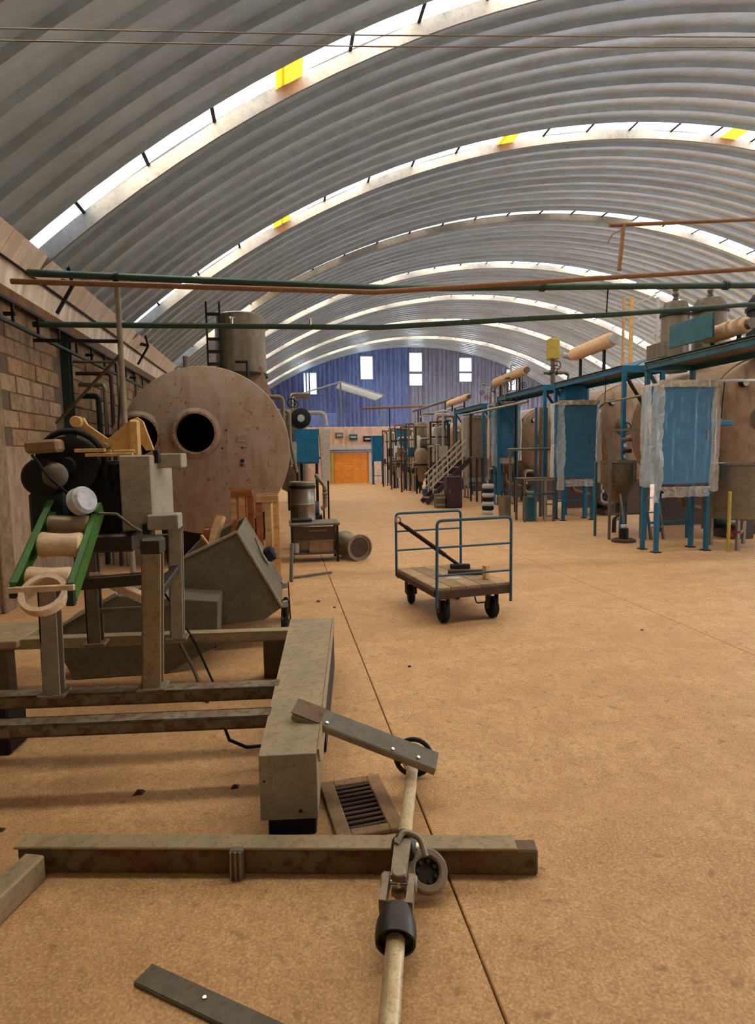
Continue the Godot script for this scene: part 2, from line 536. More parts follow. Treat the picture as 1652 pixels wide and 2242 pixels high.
	var cf := mat("film_crumpled", Color(0.93, 0.91, 0.87), 0.3)
	cf.transparency = BaseMaterial3D.TRANSPARENCY_ALPHA
	cf.albedo_color.a = 0.34

# ---------------------------------------------------------------- the hall
func arc(a: float, r: float) -> Vector2:
	return ARC_C + Vector2(cos(a), sin(a)) * r

# strip of roof between z0 and z1 at radii r0 and r1, with thickness
func arc_strip(st: SurfaceTool, z0: float, r0: float, z1: float, r1: float, a0: float, a1: float, n: int, g: int) -> void:
	for k in n:
		var p := lerpf(a0, a1, float(k) / n)
		var q := lerpf(a0, a1, float(k + 1) / n)
		var A := arc(p, r0)
		var B := arc(q, r0)
		var C := arc(q, r1)
		var D := arc(p, r1)
		quad(st, V(A.x, A.y, z0), V(B.x, B.y, z0), V(C.x, C.y, z1), V(D.x, D.y, z1), g)

func build_roof() -> void:
	var roof := structure("ceiling")
	var sw := 0.46            # width of the translucent strip
	var hf := sw / 2.0
	var up := ARC_R - 0.03    # radius of the crests and of the valleys of the folded panels
	var dn := ARC_R - 0.105
	var np := 9               # folded panels between two strips
	var m := (BAY - sw - 0.10) / np
	# one folded panel: valley first, then the crest, drawn from z = 0 away from the camera
	var st := S()
	for s in [0.0, 0.012]:
		arc_strip(st, 0.0, dn + s, -0.11, dn + s, A_LEFT, A_RIGHT, 44, 900)
		arc_strip(st, -0.11, dn + s, -0.135, up + s, A_LEFT, A_RIGHT, 44, 901)
		arc_strip(st, -0.135, up + s, -m + 0.025, up + s, A_LEFT, A_RIGHT, 44, 902)
		arc_strip(st, -m + 0.025, up + s, -m, dn + s, A_LEFT, A_RIGHT, 44, 903)
	var panel := commit(st)
	# flashing of a strip: a low step on the near side, a deep apron on the far side
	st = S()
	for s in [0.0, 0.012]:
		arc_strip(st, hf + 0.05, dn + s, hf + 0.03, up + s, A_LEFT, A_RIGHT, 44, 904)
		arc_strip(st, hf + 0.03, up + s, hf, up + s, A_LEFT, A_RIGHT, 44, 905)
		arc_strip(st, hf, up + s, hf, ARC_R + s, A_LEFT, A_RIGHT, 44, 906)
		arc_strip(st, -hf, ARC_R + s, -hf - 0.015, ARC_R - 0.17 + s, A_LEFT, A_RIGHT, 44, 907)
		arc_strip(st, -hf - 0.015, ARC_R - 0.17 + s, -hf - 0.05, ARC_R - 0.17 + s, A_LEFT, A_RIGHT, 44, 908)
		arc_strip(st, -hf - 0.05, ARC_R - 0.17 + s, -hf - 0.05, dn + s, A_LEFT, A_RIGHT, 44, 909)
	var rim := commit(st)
	# one translucent sheet and the dark lap between two sheets
	var ns := 26
	var da := (A_LEFT - A_RIGHT) / ns
	st = S()
	arc_strip(st, hf, ARC_R + 0.004, -hf, ARC_R + 0.004, PI / 2 + da / 2, PI / 2 - da / 2, 4, 905)
	var sheet := commit(st)
	st = S()
	for s in [0.0, 0.02]:
		arc_strip(st, hf, ARC_R - s, -hf, ARC_R - s, PI / 2 + 0.0012, PI / 2 - 0.0012, 1, -1)
	arc_strip(st, hf, ARC_R, hf, ARC_R - 0.02, PI / 2 + 0.0012, PI / 2 - 0.0012, 1, -1)
	arc_strip(st, -hf, ARC_R, -hf, ARC_R - 0.02, PI / 2 + 0.0012, PI / 2 - 0.0012, 1, -1)
	var lap := commit(st)
	# dull sheets of each strip, and the amber patches
	var dull := {2: range(3, 15)}
	var amber := {0: [2.83], 1: [2.76, 6.31, 9.97]}
	var kinds := ["roof", "roof_b", "roof", "roof_c"]
	for b in range(-1, 7):
		var z := BAY0 - BAY * b
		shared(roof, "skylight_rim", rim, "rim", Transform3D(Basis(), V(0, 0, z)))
		for k in ns:
			var a := A_LEFT - da * (k + 0.5)
			var turn := Basis(Vector3(0, 0, 1), a - PI / 2)
			var xf := Transform3D(turn, V(ARC_C.x, ARC_C.y, z) - turn * V(ARC_C.x, ARC_C.y, 0))
			shared(roof, "skylight_sheet", sheet, "sheet_dull" if dull.has(b) and k in dull[b] else "sheet", xf)
			if k > 0:
				turn = Basis(Vector3(0, 0, 1), a + da / 2 - PI / 2)
				shared(roof, "lap_joint", lap, "joint", Transform3D(turn, V(ARC_C.x, ARC_C.y, z) - turn * V(ARC_C.x, ARC_C.y, 0)))
		if b == -1:
			for k in np + 6:
				shared(roof, "roof_panel", panel, kinds[k % 4], Transform3D(Basis(), V(0, 0, z + hf + 0.05 + m * (k + 1))))
		if amber.has(b):
			for k in amber[b]:
				st = S()
				var a: float = A_LEFT - 0.081 * k
				arc_strip(st, z + hf, ARC_R - 0.035, z - hf, ARC_R - 0.035, a + 0.011, a - 0.011, 2, 905)
				part(roof, "amber_patch", st, "sheet_amber")
		for k in np:
			shared(roof, "roof_panel", panel, kinds[(k * 7 + b * 3 + 30) % 4], Transform3D(Basis(), V(0, 0, z - hf - 0.05 - m * k)))

func build_setting() -> void:
	build_roof()
	# floor: long cast slabs with open joints over a base course
	var fl := structure("floor")
	var st := S()
	box(st, V(8.6, -0.14, -18.4), V(23.6, 0.2, 44.2), Basis())
	part(fl, "base_course", st, "floor_base")
	var xs := [-3.2, 0.575, 3.55, 6.9, 10.3, 20.4]
	for i in xs.size() - 1:
		st = S()
		box(st, V((xs[i] + xs[i + 1]) / 2, -0.02, -18.4), V(xs[i + 1] - xs[i] - 0.007, 0.04, 44.2), Basis(), 0.004)
		part(fl, "slab", st, "floor")
	# wall beside the machines: plaster to shoulder height, then bare blocks, concrete posts between
	var wl := structure("wall_left")
	st = S()
	box(st, V(-3.03, 1.66, -18.4), V(0.2, 3.32, 44.2))
	part(wl, "core", st, "mortar")
	st = S()
	box(st, V(-2.945, 0.87, -18.4), V(0.05, 1.74, 44.2), Basis(), 0.006)
	part(wl, "plaster_coat", st, "plaster")
	var bm := S()
	own()
	box(bm, Vector3.ZERO, V(0.075, 0.185, 0.385), Basis(), 0.008)
	var block := commit(bm)
	inv = wl.transform.affine_inverse()
	for row in 8:
		for k in 34:
			var z := -3.6 - 0.4 * k - (0.2 if row % 2 else 0.0)
			var p := V(-2.955 + rng.randf_range(-0.010, 0.006), 1.84 + 0.198 * row, z)
			if absf(z + 6.95) < 0.3 or absf(z + 9.2) < 0.22 or absf(z + 13.6) < 0.2:
				continue
			shared(wl, "block", block, ["block", "block_b", "block_c"][rng.randi() % 3], Transform3D(Basis(Vector3.UP, rng.randf_range(-0.012, 0.012)), p))
	st = S()
	box(st, V(-2.93, 1.66, -6.95), V(0.12, 3.32, 0.30), Basis(), 0.012)
	part(wl, "concrete_post", st, "block_b")
	st = S()
	box(st, V(-2.93, 1.66, -13.6), V(0.12, 3.32, 0.30), Basis(), 0.012)
	part(wl, "concrete_post", st, "block_b")
	for z in [-9.2]:
		st = S()
		channel(st, V(-2.90, 0, z), V(-2.90, 3.3, z), 0.16, 0.14, 0.012, "tbl", Vector3.FORWARD)
		part(wl, "steel_post", st, "green_dark")
	# eaves: brown wall beam, folded sheet of the valley gutter above it
	var ev := structure("trim_1")
	st = S()
	bar(st, V(-2.93, 3.37, 3.6), V(-2.93, 3.37, -40), 0.16, 0.16, 0.012)
	part(ev, "wall_beam", st, "brown_beam")
	for i in 8:
		var z0 := 3.6 - 5.45 * i
		st = S()
		plate(st, V(-2.96, 3.45, z0), V(-2.90, 3.76, z0), V(-2.90, 3.76, z0 - 5.44), V(-2.96, 3.45, z0 - 5.44), 0.02)
		part(ev, "gutter_side", st, "fascia")
		st = S()
		plate(st, V(-2.90, 3.76, z0), V(-2.715, 4.035, z0), V(-2.715, 4.035, z0 - 5.44), V(-2.90, 3.76, z0 - 5.44), 0.02)
		part(ev, "gutter_rise", st, "fascia")
	st = S()
	tube(st, [V(-2.86, 3.76, 3.5), V(-2.86, 3.76, -39)], 0.016, 8)
	part(ev, "gutter_rod", st, "iron")
	st = S()
	box(st, V(-3.11, 3.95, -18.4), V(0.2, 1.3, 44.2))
	part(ev, "gutter_back", st, "mortar")
	# far gable of folded sheets with translucent windows, and the low wall with the orange shutter before it
	build_gable()
	# the sides of the hall that stand out of view
	var wr := structure("wall_right")       # open side: a breast wall and posts, a sunlit yard beyond
	st = S()
	box(st, V(20.45, 0.5, -18.4), V(0.3, 1.0, 44.2), Basis(), 0.01)
	part(wr, "breast_wall", st, "wall_plain")
	st = S()
	box(st, V(20.45, 4.2, -18.4), V(0.3, 0.5, 44.2), Basis(), 0.01)
	part(wr, "eaves_beam", st, "wall_plain")
	for k in 9:
		st = S()
		box(st, V(20.45, 2.45, -1.0 - BAY * k), V(0.3, 2.95, 0.3), Basis(), 0.01)
		part(wr, "post", st, "wall_plain")
	var yd := structure("ground")
	st = S()
	box(st, V(40.6, -0.25, -14), V(40, 0.2, 90))
	part(yd, "yard", st, "yard")
	var wb := structure("wall_back")
	st = S()
	box(st, V(8.65, 4.2, 3.75), V(24, 9.2, 0.3), Basis(), 0.01)
	part(wb, "plain_wall", st, "wall_pale")

func build_gable() -> void:
	var g := structure("wall_far")
	var z := -40.0
	# openings: x0, x1, y0, y1
	var win := [[1.55, 2.42, 5.35, 6.75], [5.2, 6.05, 6.3, 7.8], [8.4, 9.3, 5.9, 8.05], [11.75, 12.65, 6.15, 7.75], [15.0, 15.9, 5.6, 7.0]]
	var x := -2.9
	var i := 0
	while x < 20.1:
		var w := 0.95
		for o in win:
			if x < o[0] and x + w > o[0]:
				w = o[0] - x
			if x >= o[0] - 0.001 and x < o[1] - 0.001:
				w = o[1] - x
		w = minf(w, 20.2 - x)
		var hit := []
		for o in win:
			if absf(x - o[0]) < 0.01:
				hit = o
		var st := S()
		var spans := [[0.0, 9.0]] if hit.is_empty() else [[0.0, hit[2]], [hit[3], 9.0]]
		for sp in spans:
			var n := maxi(2, int(w / 0.12))
			for k in n:
				var xa := x + w * k / n
				var xb := x + w * (k + 1) / n
				var ta := minf(sp[1], ARC_C.y + sqrt(maxf(0.0, ARC_R * ARC_R - pow(xa - ARC_C.x, 2))))
				var tb := minf(sp[1], ARC_C.y + sqrt(maxf(0.0, ARC_R * ARC_R - pow(xb - ARC_C.x, 2))))
				var zz := z + (0.035 if k % 2 else 0.0)
				if ta <= sp[0] or tb <= sp[0]:
					continue
				quad(st, V(xa, sp[0], zz), V(xb, sp[0], zz), V(xb, tb, zz), V(xa, ta, zz))
				quad(st, V(xb, sp[0], zz), V(xb, sp[0], z + (0.0 if k % 2 else 0.035)), V(xb, tb, z + (0.0 if k % 2 else 0.035)), V(xb, tb, zz))
				quad(st, V(xa, sp[0], z - 0.04), V(xb, sp[0], z - 0.04), V(xb, tb, z - 0.04), V(xa, ta, z - 0.04))
		part(g, "sheet", st, "gable" if x < 8.0 else "gable_b")  # bluer, lighter sheets where the flare is painted in, greyer ones beyond
		x += w
		i += 1
	for k in win.size():
		var o: Array = win[k]
		var w := structure("window_%d" % (k + 1), V((o[0] + o[1]) / 2, o[2], z))
		var st := S()
		for y in [o[2], o[3]]:
			bar(st, V(o[0] - 0.03, y, z + 0.02), V(o[1] + 0.03, y, z + 0.02), 0.08, 0.06, 0.004)
		for xx in [o[0], o[1]]:
			bar(st, V(xx, o[2], z + 0.02), V(xx, o[3], z + 0.02), 0.06, 0.08, 0.004)
		part(w, "window_frame", st, "gable_b")
		var rows := [[o[2], o[3]]] if o[3] - o[2] < 1.55 else [[o[2], lerpf(o[2], o[3], 0.36)], [lerpf(o[2], o[3], 0.43), o[3]]]
		if k == 1:
			rows = [[o[2], o[3]]]
		for r in rows:
			st = S()
			box(st, V((o[0] + o[1]) / 2, (r[0] + r[1]) / 2, z), V(o[1] - o[0], r[1] - r[0], 0.006))
			part(w, "pane", st, "sheet")
		if rows.size() > 1:
			st = S()
			box(st, V((o[0] + o[1]) / 2, (rows[0][1] + rows[1][0]) / 2, z + 0.01), V(o[1] - o[0], rows[1][0] - rows[0][1], 0.05))
			part(w, "crossbar", st, "gable_b")
		if k == 0:
			for m in 2:
				st = S()
				box(st, V(lerpf(o[0], o[1], 0.22 + 0.22 * m), (o[2] + o[3]) / 2, z + 0.02), V(0.08, o[3] - o[2], 0.04))
				part(w, "mullion", st, "gable_b")
		# daylight that the panes let in
		var l := AreaLight3D.new()
		l.name = "window_lamp"
		l.position = V((o[0] + o[1]) / 2, (o[2] + o[3]) / 2, z + 0.08)
		l.rotation_degrees.y = 180
		l.area_size = Vector2(o[1] - o[0], o[3] - o[2])
		l.area_normalize_energy = false
		l.light_color = Color(0.88, 0.93, 1.0)
		l.light_energy = 2.0
		l.area_range = 60.0
		l.shadow_enabled = true
		add_child(l, true)
	# low peach wall with the shutter
	var lw := structure("wall_partition")
	var zz := -33.0
	var st := S()
	box(st, V(0.7, 1.5, zz - 0.1), V(3.85, 3.0, 0.2), Basis(), 0.01)
	box(st, V(7.3, 1.5, zz - 0.1), V(5.3, 3.0, 0.2), Basis(), 0.01)
	box(st, V(3.64, 2.37, zz - 0.1), V(2.05, 1.26, 0.2), Basis(), 0.01)
	part(lw, "masonry", st, "peach")
	st = S()
	bar(st, V(2.3, 1.86, zz + 0.06), V(5.0, 1.86, zz + 0.06), 0.14, 0.15, 0.01)
	part(lw, "lintel", st, "white_paint")
	st = S()
	bar(st, V(2.3, 1.70, zz + 0.05), V(5.0, 1.70, zz + 0.05), 0.10, 0.06, 0.01)
	part(lw, "lintel_rail", st, "gable_b")
	var d := structure("door_1", V(3.64, 0, zz))
	for k in 10:
		st = S()
		box(st, V(3.72, 0.085 + 0.163 * k, zz - 0.02 + 0.0), V(1.86, 0.155, 0.03), Basis(), 0.012)
		part(d, "slat", st, "orange")
	for xx in [2.70, 4.70]:
		st = S()
		box(st, V(xx, 0.83, zz), V(0.10 if xx > 4 else 0.14, 1.66, 0.1), Basis(), 0.008)
		part(d, "guide_rail", st, "white_paint" if xx > 4 else "yellow_box")

# ---------------------------------------------------------------- pipes and wires overhead
func build_overhead() -> void:
	var t := thing("service_pipe", "thick green pipe crossing the hall overhead, highest of the crossing pipes", "pipe", V(-2.85, 3.75, -8.0))
	var st := S()
	tube(st, [V(-2.86, 3.77, -8), V(1.43, 3.69, -8), V(6.65, 3.85, -8), V(20.3, 4.02, -8)], 0.042, 10)
	part(t, "pipe_run", st, "green_pipe")
	for p in [[-1.88, 3.75], [3.5, 3.755], [6.2, 3.836]]:
		st = S()
		lathe(st, [Vector2(0.042, -0.03), Vector2(0.062, -0.03), Vector2(0.062, 0.03), Vector2(0.042, 0.03)], 12, axis(V(p[0], p[1], -8), V(p[0] + 1, p[1], -8)))
		part(t, "coupling", st, "green_dark")
	t = thing("service_pipe", "rust-brown pipe running just under the thick green overhead pipe", "pipe", V(-2.85, 3.5, -7.5))
	st = S()
	tube(st, [V(-2.86, 3.54, -7.5), V(1.17, 3.51, -7.5), V(3.97, 3.74, -7.5), V(6.23, 3.92, -7.5), V(20.3, 3.95, -7.5)], 0.03, 10)
	part(t, "pipe_run", st, "rust_pipe")
	t = thing("service_pipe", "slim dark green overhead pipe, lowest of the crossing pipes, passing before the vapour stack", "pipe", V(-2.85, 3.19, -8.05))
	st = S()
	tube(st, [V(-2.86, 3.19, -8.05), V(1.3, 3.21, -8.05), V(3.46, 3.36, -8.05), V(4.51, 3.42, -8.05), V(6.66, 3.63, -8.2), V(20.3, 3.75, -8.2)], 0.034, 10)
	part(t, "pipe_run", st, "green_pipe")
	for p in [[-0.55, 3.20], [0.42, 3.206]]:
		st = S()
		tube(st, [V(p[0], p[1], -8.05), V(p[0], p[1] + 0.09, -8.03)], 0.016, 8)
		ring(st, Transform3D(Basis(), V(p[0], p[1] + 0.1, -8.03)), 0.035, 0.008, 14, 6)
		part(t, "valve", st, "bright_steel")
	st = S()
	tube(st, [V(4.45, 3.41, -8.05), V(4.45, 3.76, -8.02)], 0.01, 6)
	part(t, "hanger", st, "iron")
	t = thing("pipe_post", "tall slim steel post carrying the overhead pipes beside the block wall", "post", V(-1.88, 0, -8.03))
	st = S()
	tube(st, [V(-1.88, 0.02, -8.03), V(-1.88, 3.74, -8.03)], 0.034, 10)
	part(t, "pole", st, "grey_paint")
	st = S()
	box(st, V(-1.88, 0.01, -8.03), V(0.2, 0.02, 0.2), Basis(), 0.004)
	part(t, "foot_plate", st, "iron")
	st = S()
	bar(st, V(-1.88, 2.85, -8.03), V(-2.86, 2.05, -8.6), 0.03, 0.03, 0.003)
	part(t, "brace", st, "steel_dull")
	st = S()
	bar(st, V(-1.88, 2.7, -8.03), V(-2.1, 1.5, -8.4), 0.02, 0.02, 0.003)
	part(t, "stay", st, "iron")
	st = S()
	bar(st, V(-1.88, 3.0, -8.03), V(-2.86, 3.0, -8.03), 0.04, 0.04, 0.003)
	part(t, "wall_arm", st, "iron")
	# rusty cross pipe with a drop
	t = thing("drop_pipe", "rusty pipe with a short hanging drop, slung under the roof high above the hall", "pipe", V(5.2, 4.95, -9))
	st = S()
	tube(st, [V(5.0, 4.95, -9), V(7.44, 5.13, -9), V(13.5, 5.5, -9)], 0.03, 8)
	part(t, "pipe_run", st, "rust_pipe")
	st = S()
	tube(st, [V(5.23, 4.96, -9), V(5.17, 4.3, -9)], 0.032, 8)
	part(t, "drop", st, "rust_pipe")
	for x in [9.0, 13.0]:
		st = S()
		tube(st, [V(x, 5.22 if x < 10 else 5.47, -9), V(x, ARC_C.y + sqrt(ARC_R * ARC_R - pow(x - ARC_C.x, 2)) - 0.02, -9)], 0.006, 6)
		part(t, "hanger", st, "iron")
	st = S()
	tube(st, [V(5.2, 4.9, -9), V(5.05, 4.82, -9), V(4.98, 4.7, -9)], 0.01, 6)
	part(t, "loose_wire", st, "rust_pipe")
	# thin tie wires under the roof
	for k in 2:
		t = thing("tie_wire", ["upper of two thin steel wires strung across under the roof", "lower of two thin steel wires strung across under the roof"][k], "wire", V(-2.9, 3.98, -4), 0.0, "wires under the roof")
		st = S()
		var dy := -0.065 * k
		tube(st, [V(-2.76, 3.94 + dy, -4), V(0.67, 4.155 + dy, -4), V(3.25, 4.35 + dy, -4), V(20.3, 3.85 + dy, -4)], 0.004, 6)
		part(t, "wire_run", st, "steel")
	# cable rack along the wall under the eaves
	t = thing("cable_rack", "dark iron cable rack running along the wall just under the eaves", "rack", V(-2.82, 3.0, -9))
	for y in [3.27, 3.04]:
		st = S()
		bar(st, V(-2.79, y, -3.5), V(-2.79, y, -20), 0.05, 0.035, 0.004)
		part(t, "chord", st, "iron" if y > 3.1 else "green_dark")
	for k in 23:
		st = S()
		bar(st, V(-2.79, 3.04, -3.8 - 0.7 * k), V(-2.79, 3.27, -3.8 - 0.7 * k), 0.03, 0.03, 0.003)
		part(t, "rung", st, "iron")
	for k in 6:
		st = S()
		bar(st, V(-2.88, 3.15, -4.5 - 2.8 * k), V(-2.76, 3.15, -4.5 - 2.8 * k), 0.04, 0.04, 0.003)
		part(t, "bracket", st, "iron")
	# steel brackets at the springing of the roof
	for k in 4:
		var z := -8.9 - 4.687 * k
		t = thing("roof_bracket", "dark green steel bracket at the springing of the roof arch", "bracket", V(-2.9, 3.9, z), 0.0, "brackets along the eaves")
		st = S()
		bar(st, V(-2.9, 3.95, z), V(-2.62, 3.88, z), 0.06, 0.06, 0.005)
		part(t, "arm", st, "green_dark")
		st = S()
		bar(st, V(-2.9, 4.12, z), V(-2.62, 4.2, z), 0.08, 0.05, 0.005)
		part(t, "shoe", st, "green_dark")
		st = S()
		bar(st, V(-2.64, 3.89, z), V(-2.7, 4.16, z), 0.04, 0.04, 0.004)
		bar(st, V(-2.64, 3.87, z), V(-2.86, 3.5, z), 0.04, 0.04, 0.004)
		part(t, "strut", st, "iron")

# ---------------------------------------------------------------- machines along the wall
func roller(t: Node3D, called: String, a: Vector3, b: Vector3, r: float, m := "ivory") -> void:
	var l := a.distance_to(b)
	var st := S()
	lathe(st, [Vector2(0, 0), Vector2(r * 0.6, 0), Vector2(r * 0.95, l * 0.03), Vector2(r, l * 0.07), Vector2(r * 0.93, l * 0.3), Vector2(r * 0.91, l * 0.5), Vector2(r * 0.93, l * 0.7), Vector2(r, l * 0.93), Vector2(r * 0.95, l * 0.97), Vector2(r * 0.6, l), Vector2(0, l)], 22, axis(a, b))
	part(t, called, st, m)

func build_left() -> void:
	build_frame_machine()
	build_bins()
	build_big_tank()
	build_left_back()

func build_frame_machine() -> void:
	var t := thing("finishing_machine", "dismantled grey finishing machine on a low rusty base frame with green roller chute", "machine", V(-0.01, 0, -2.45), -5.4)
	own()
	# base frame: three rails running to a dusty box beam
	var st := S()
	channel(st, V(-2.75, 0.345, -1.83), V(-0.14, 0.345, -1.83), 0.10, 0.07, 0.012, "tblr")
	part(t, "rail", st, "frame_paint")
	st = S()
	channel(st, V(-2.75, 0.345, -0.80), V(-0.11, 0.345, -0.80), 0.10, 0.07, 0.012, "tblr")
	part(t, "rail", st, "frame_rust")
	st = S()
	channel(st, V(-2.75, 0.35, -0.43), V(-0.115, 0.35, -0.43), 0.10, 0.06, 0.012, "tblr")
	part(t, "rail", st, "frame_rust")
	st = S()
	hexa(st, [V(-0.118, 0.10, 0), V(0.116, 0.10, 0), V(0.155, 0.20, -2.08), V(-0.155, 0.20, -2.08), V(-0.118, 0.38, 0), V(0.116, 0.38, 0), V(0.155, 0.38, -2.08), V(-0.155, 0.38, -2.08)])
	var bb := part(t, "box_beam", st, "frame_paint")
	st = S()
	box(st, V(-0.001, 0.24, 0.004), V(0.237, 0.282, 0.01), Basis(), 0.004)
	part(bb, "end_plate", st, "grey_paint")
	for p in [[0.045, 0.135, 0.008], [-0.1, 0.27, 0.005]]:
		st = S()
		rod(st, V(p[0], p[1], 0.0), V(p[0], p[1], 0.012), p[2], 10)
		part(bb, "bolt", st, "black")
	st = S()
	plate(st, V(0.122, 0.383, -0.02), V(0.162, 0.383, -2.1), V(0.166, 0.33, -2.1), V(0.126, 0.33, -0.02), 0.008)
	part(bb, "edge_strip", st, "frame_paint")
	st = S()
	plate(st, V(0.125, 0.005, -0.75), V(0.158, 0.005, -2.05), V(0.158, 0.35, -2.05), V(0.125, 0.35, -0.75), 0.012)
	part(bb, "side_plate", st, "iron")  # dark colour carries the shadow on the beam's right side
	st = S()
	box(st, V(0.005, 0.05, -0.16), V(0.2, 0.1, 0.24), Basis(), 0.006)
	part(t, "foot_block", st, "rubber")
	for p in [[-0.24, -1.83], [-2.1, -1.83], [-2.15, -0.78], [-2.3, -0.45]]:
		st = S()
		box(st, V(p[0], 0.155, p[1] - (0.12 if p[0] > -1 else 0.0)), V(0.2 if p[0] > -1 else 0.12, 0.31, 0.09), Basis(), 0.006)
		part(t, "leg", st, "olive")
	st = S()
	box(st, V(-1.66, 0.15, -0.98), V(0.16, 0.3, 0.2), Basis(), 0.01)
	part(t, "leg", st, "iron")
	st = S()
	box(st, V(-2.2, 0.36, -1.98), V(0.5, 0.05, 0.5), Basis(), 0.006)
	part(t, "corner_plate", st, "frame_paint")
	# posts that carry the head, in world coordinates
	inv = t.transform.affine_inverse()
	for p in [[-1.20, -3.32, -1.19, -3.32, 0.95, 0.085, "grey_paint"], [-0.707, -3.31, -0.672, -3.32, 1.17, 0.095, "frame_paint"], [-0.725, -4.21, -0.70, -4.2, 1.2, 0.085, "grey_paint"], [-1.24, -4.2, -1.24, -4.2, 1.3, 0.085, "olive"]]:
		st = S()
		channel(st, V(p[0], 0.38, p[1]), V(p[2], p[4], p[3]), p[5], p[5], 0.01, "tbl", Vector3.FORWARD)
		var po := part(t, "post", st, p[6])
		st = S()
		box(st, V(p[0], 0.388, p[1]), V(p[5] + 0.05, 0.016, p[5] + 0.04), Basis(), 0.003)
		part(po, "foot_flange", st, "frame_rust")
		if p[0] > -1.0:
			st = S()
			box(st, V(p[2], p[4] - 0.03, p[3]), V(p[5] + 0.015, 0.09, p[5] + 0.015), Basis(), 0.014)
			part(po, "bearing_block", st, "greasy")
	for b in [[-1.24, 0.84, -4.2, -0.71, 0.84, -3.36, 0.05, "ivory"], [-1.24, 0.6, -4.2, -0.72, 0.6, -4.2, 0.03, "steel_dull"], [-1.2, 0.95, -3.32, -0.69, 0.97, -3.32, 0.06, "greasy"], [-1.24, 1.04, -4.2, -0.71, 1.05, -4.2, 0.08, "greasy"], [-0.72, 0.86, -4.2, -1.12, 0.63, -4.2, 0.016, "steel"], [-0.68, 0.86, -3.32, -0.71, 0.86, -4.2, 0.05, "greasy"]]:
		st = S()
		bar(st, V(b[0], b[1], b[2]), V(b[3], b[4], b[5]), b[6], b[6], 0.004)
		part(t, "crossbar", st, b[7])
	# head: grey column box, dark gear case, pulley, motor
	st = S()
	box(st, V(-0.80, 1.40, -3.92), V(0.17, 0.42, 0.66), Basis(), 0.008)
	var col := part(t, "column_box", st, "grey_paint")
	st = S()
	box(st, V(-0.706, 1.60, -3.72), V(0.03, 0.075, 0.06), Basis(), 0.004)
	part(col, "dark_notch", st, "black")  # black block painted in for the shaded hole of a notch
	for y in [1.575, 1.235]:
		st = S()
		box(st, V(-0.66, y, -3.86 if y > 1.4 else -3.62), V(0.17, 0.085, 0.2 if y > 1.4 else 0.14), Basis(), 0.006)
		part(col, "bracket", st, "grey_paint")
	st = S()
	box(st, V(-0.75, 1.2, -3.575), V(0.045, 0.06, 0.04), Basis(), 0.004)
	part(col, "slot", st, "black")
	st = S()
	box(st, V(-1.06, 1.36, -3.95), V(0.33, 0.44, 0.5), Basis(), 0.02)
	part(t, "gear_case", st, "iron")
	st = S()
	box(st, V(-1.03, 1.12, -3.9), V(0.4, 0.1, 0.6), Basis(), 0.012)
	part(t, "bed_plate", st, "greasy")
	for p in [[1.615, 0.25, -0.94], [1.64, 0.16, -1.04]]:
		st = S()
		bar(st, V(p[2] - p[1] / 2, p[0], -3.63), V(p[2] + p[1] / 2, p[0], -3.63), 0.03, 0.02, 0.003)
		part(t, "top_rail", st, "yellow")
	# pulley with its guard
	st = S()
	var px := axis(V(-1.16, 1.56, -3.72), V(-1.16, 1.56, -3.62))
	lathe(st, [Vector2(0, 0), Vector2(0.15, 0), Vector2(0.16, 0.012), Vector2(0.16, 0.03), Vector2(0.145, 0.05), Vector2(0.16, 0.07), Vector2(0.16, 0.095), Vector2(0.13, 0.1), Vector2(0.05, 0.085), Vector2(0.04, 0.12), Vector2(0, 0.12)], 30, px)
	part(t, "pulley", st, "iron")
	st = S()
	var g := []
	for i in 15:
		var a := lerpf(PI * 0.98, -0.25, i / 14.0)
		g.append(V(-1.15 + cos(a) * 0.175, 1.57 + sin(a) * 0.18, -3.66))
	g.append(V(-0.95, 1.42, -3.64))
	tube(st, g, 0.017, 8)
	part(t, "drive_belt", st, "black")
	st = S()
	box(st, V(-1.255, 1.665, -3.6), V(0.17, 0.07, 0.16), Basis(Vector3.BACK, 0.06), 0.015)
	part(t, "terminal_box", st, "card")
	st = S()
	rod(st, V(-1.275, 1.50, -3.86), V(-1.275, 1.50, -3.53), 0.1, 24)
	var mo := part(t, "motor", st, "iron")
	st = S()
	lathe(st, [Vector2(0, 0.03), Vector2(0.03, 0.028), Vector2(0.055, 0.015), Vector2(0.07, 0)], 18, axis(V(-1.2, 1.51, -3.535), V(-1.2, 1.51, -3.4)))
	part(mo, "end_cap", st, "steel_dull")
	for k in 9:
		st = S()
		var a := TAU * k / 9.0
		bar(st, V(-1.275 + cos(a) * 0.103, 1.50 + sin(a) * 0.103, -3.84), V(-1.275 + cos(a) * 0.103, 1.50 + sin(a) * 0.103, -3.58), 0.012, 0.012, 0.002)
		part(mo, "cooling_fin", st, "iron")
	st = S()
	box(st, V(-1.27, 1.30, -3.75), V(0.2, 0.24, 0.3), Basis(), 0.02)
	part(t, "motor_mount", st, "green_dark")
	st = S()
	tube(st, [V(-1.3, 1.62, -3.52), V(-1.2, 1.5, -3.46), V(-1.08, 1.36, -3.5), V(-0.98, 1.29, -3.5)], 0.008, 6)
	part(t, "cable", st, "black")
	st = S()
	tube(st, [V(-0.99, 1.30, -3.52), V(-0.9, 1.29, -3.55), V(-0.82, 1.22, -3.54), V(-0.77, 1.19, -3.54)], 0.009, 6)
	part(t, "cable", st, "steel_dull")
	# yellow casting on the head
	st = S()
	var yz := Transform3D(Basis(), V(0, 0, -3.72))
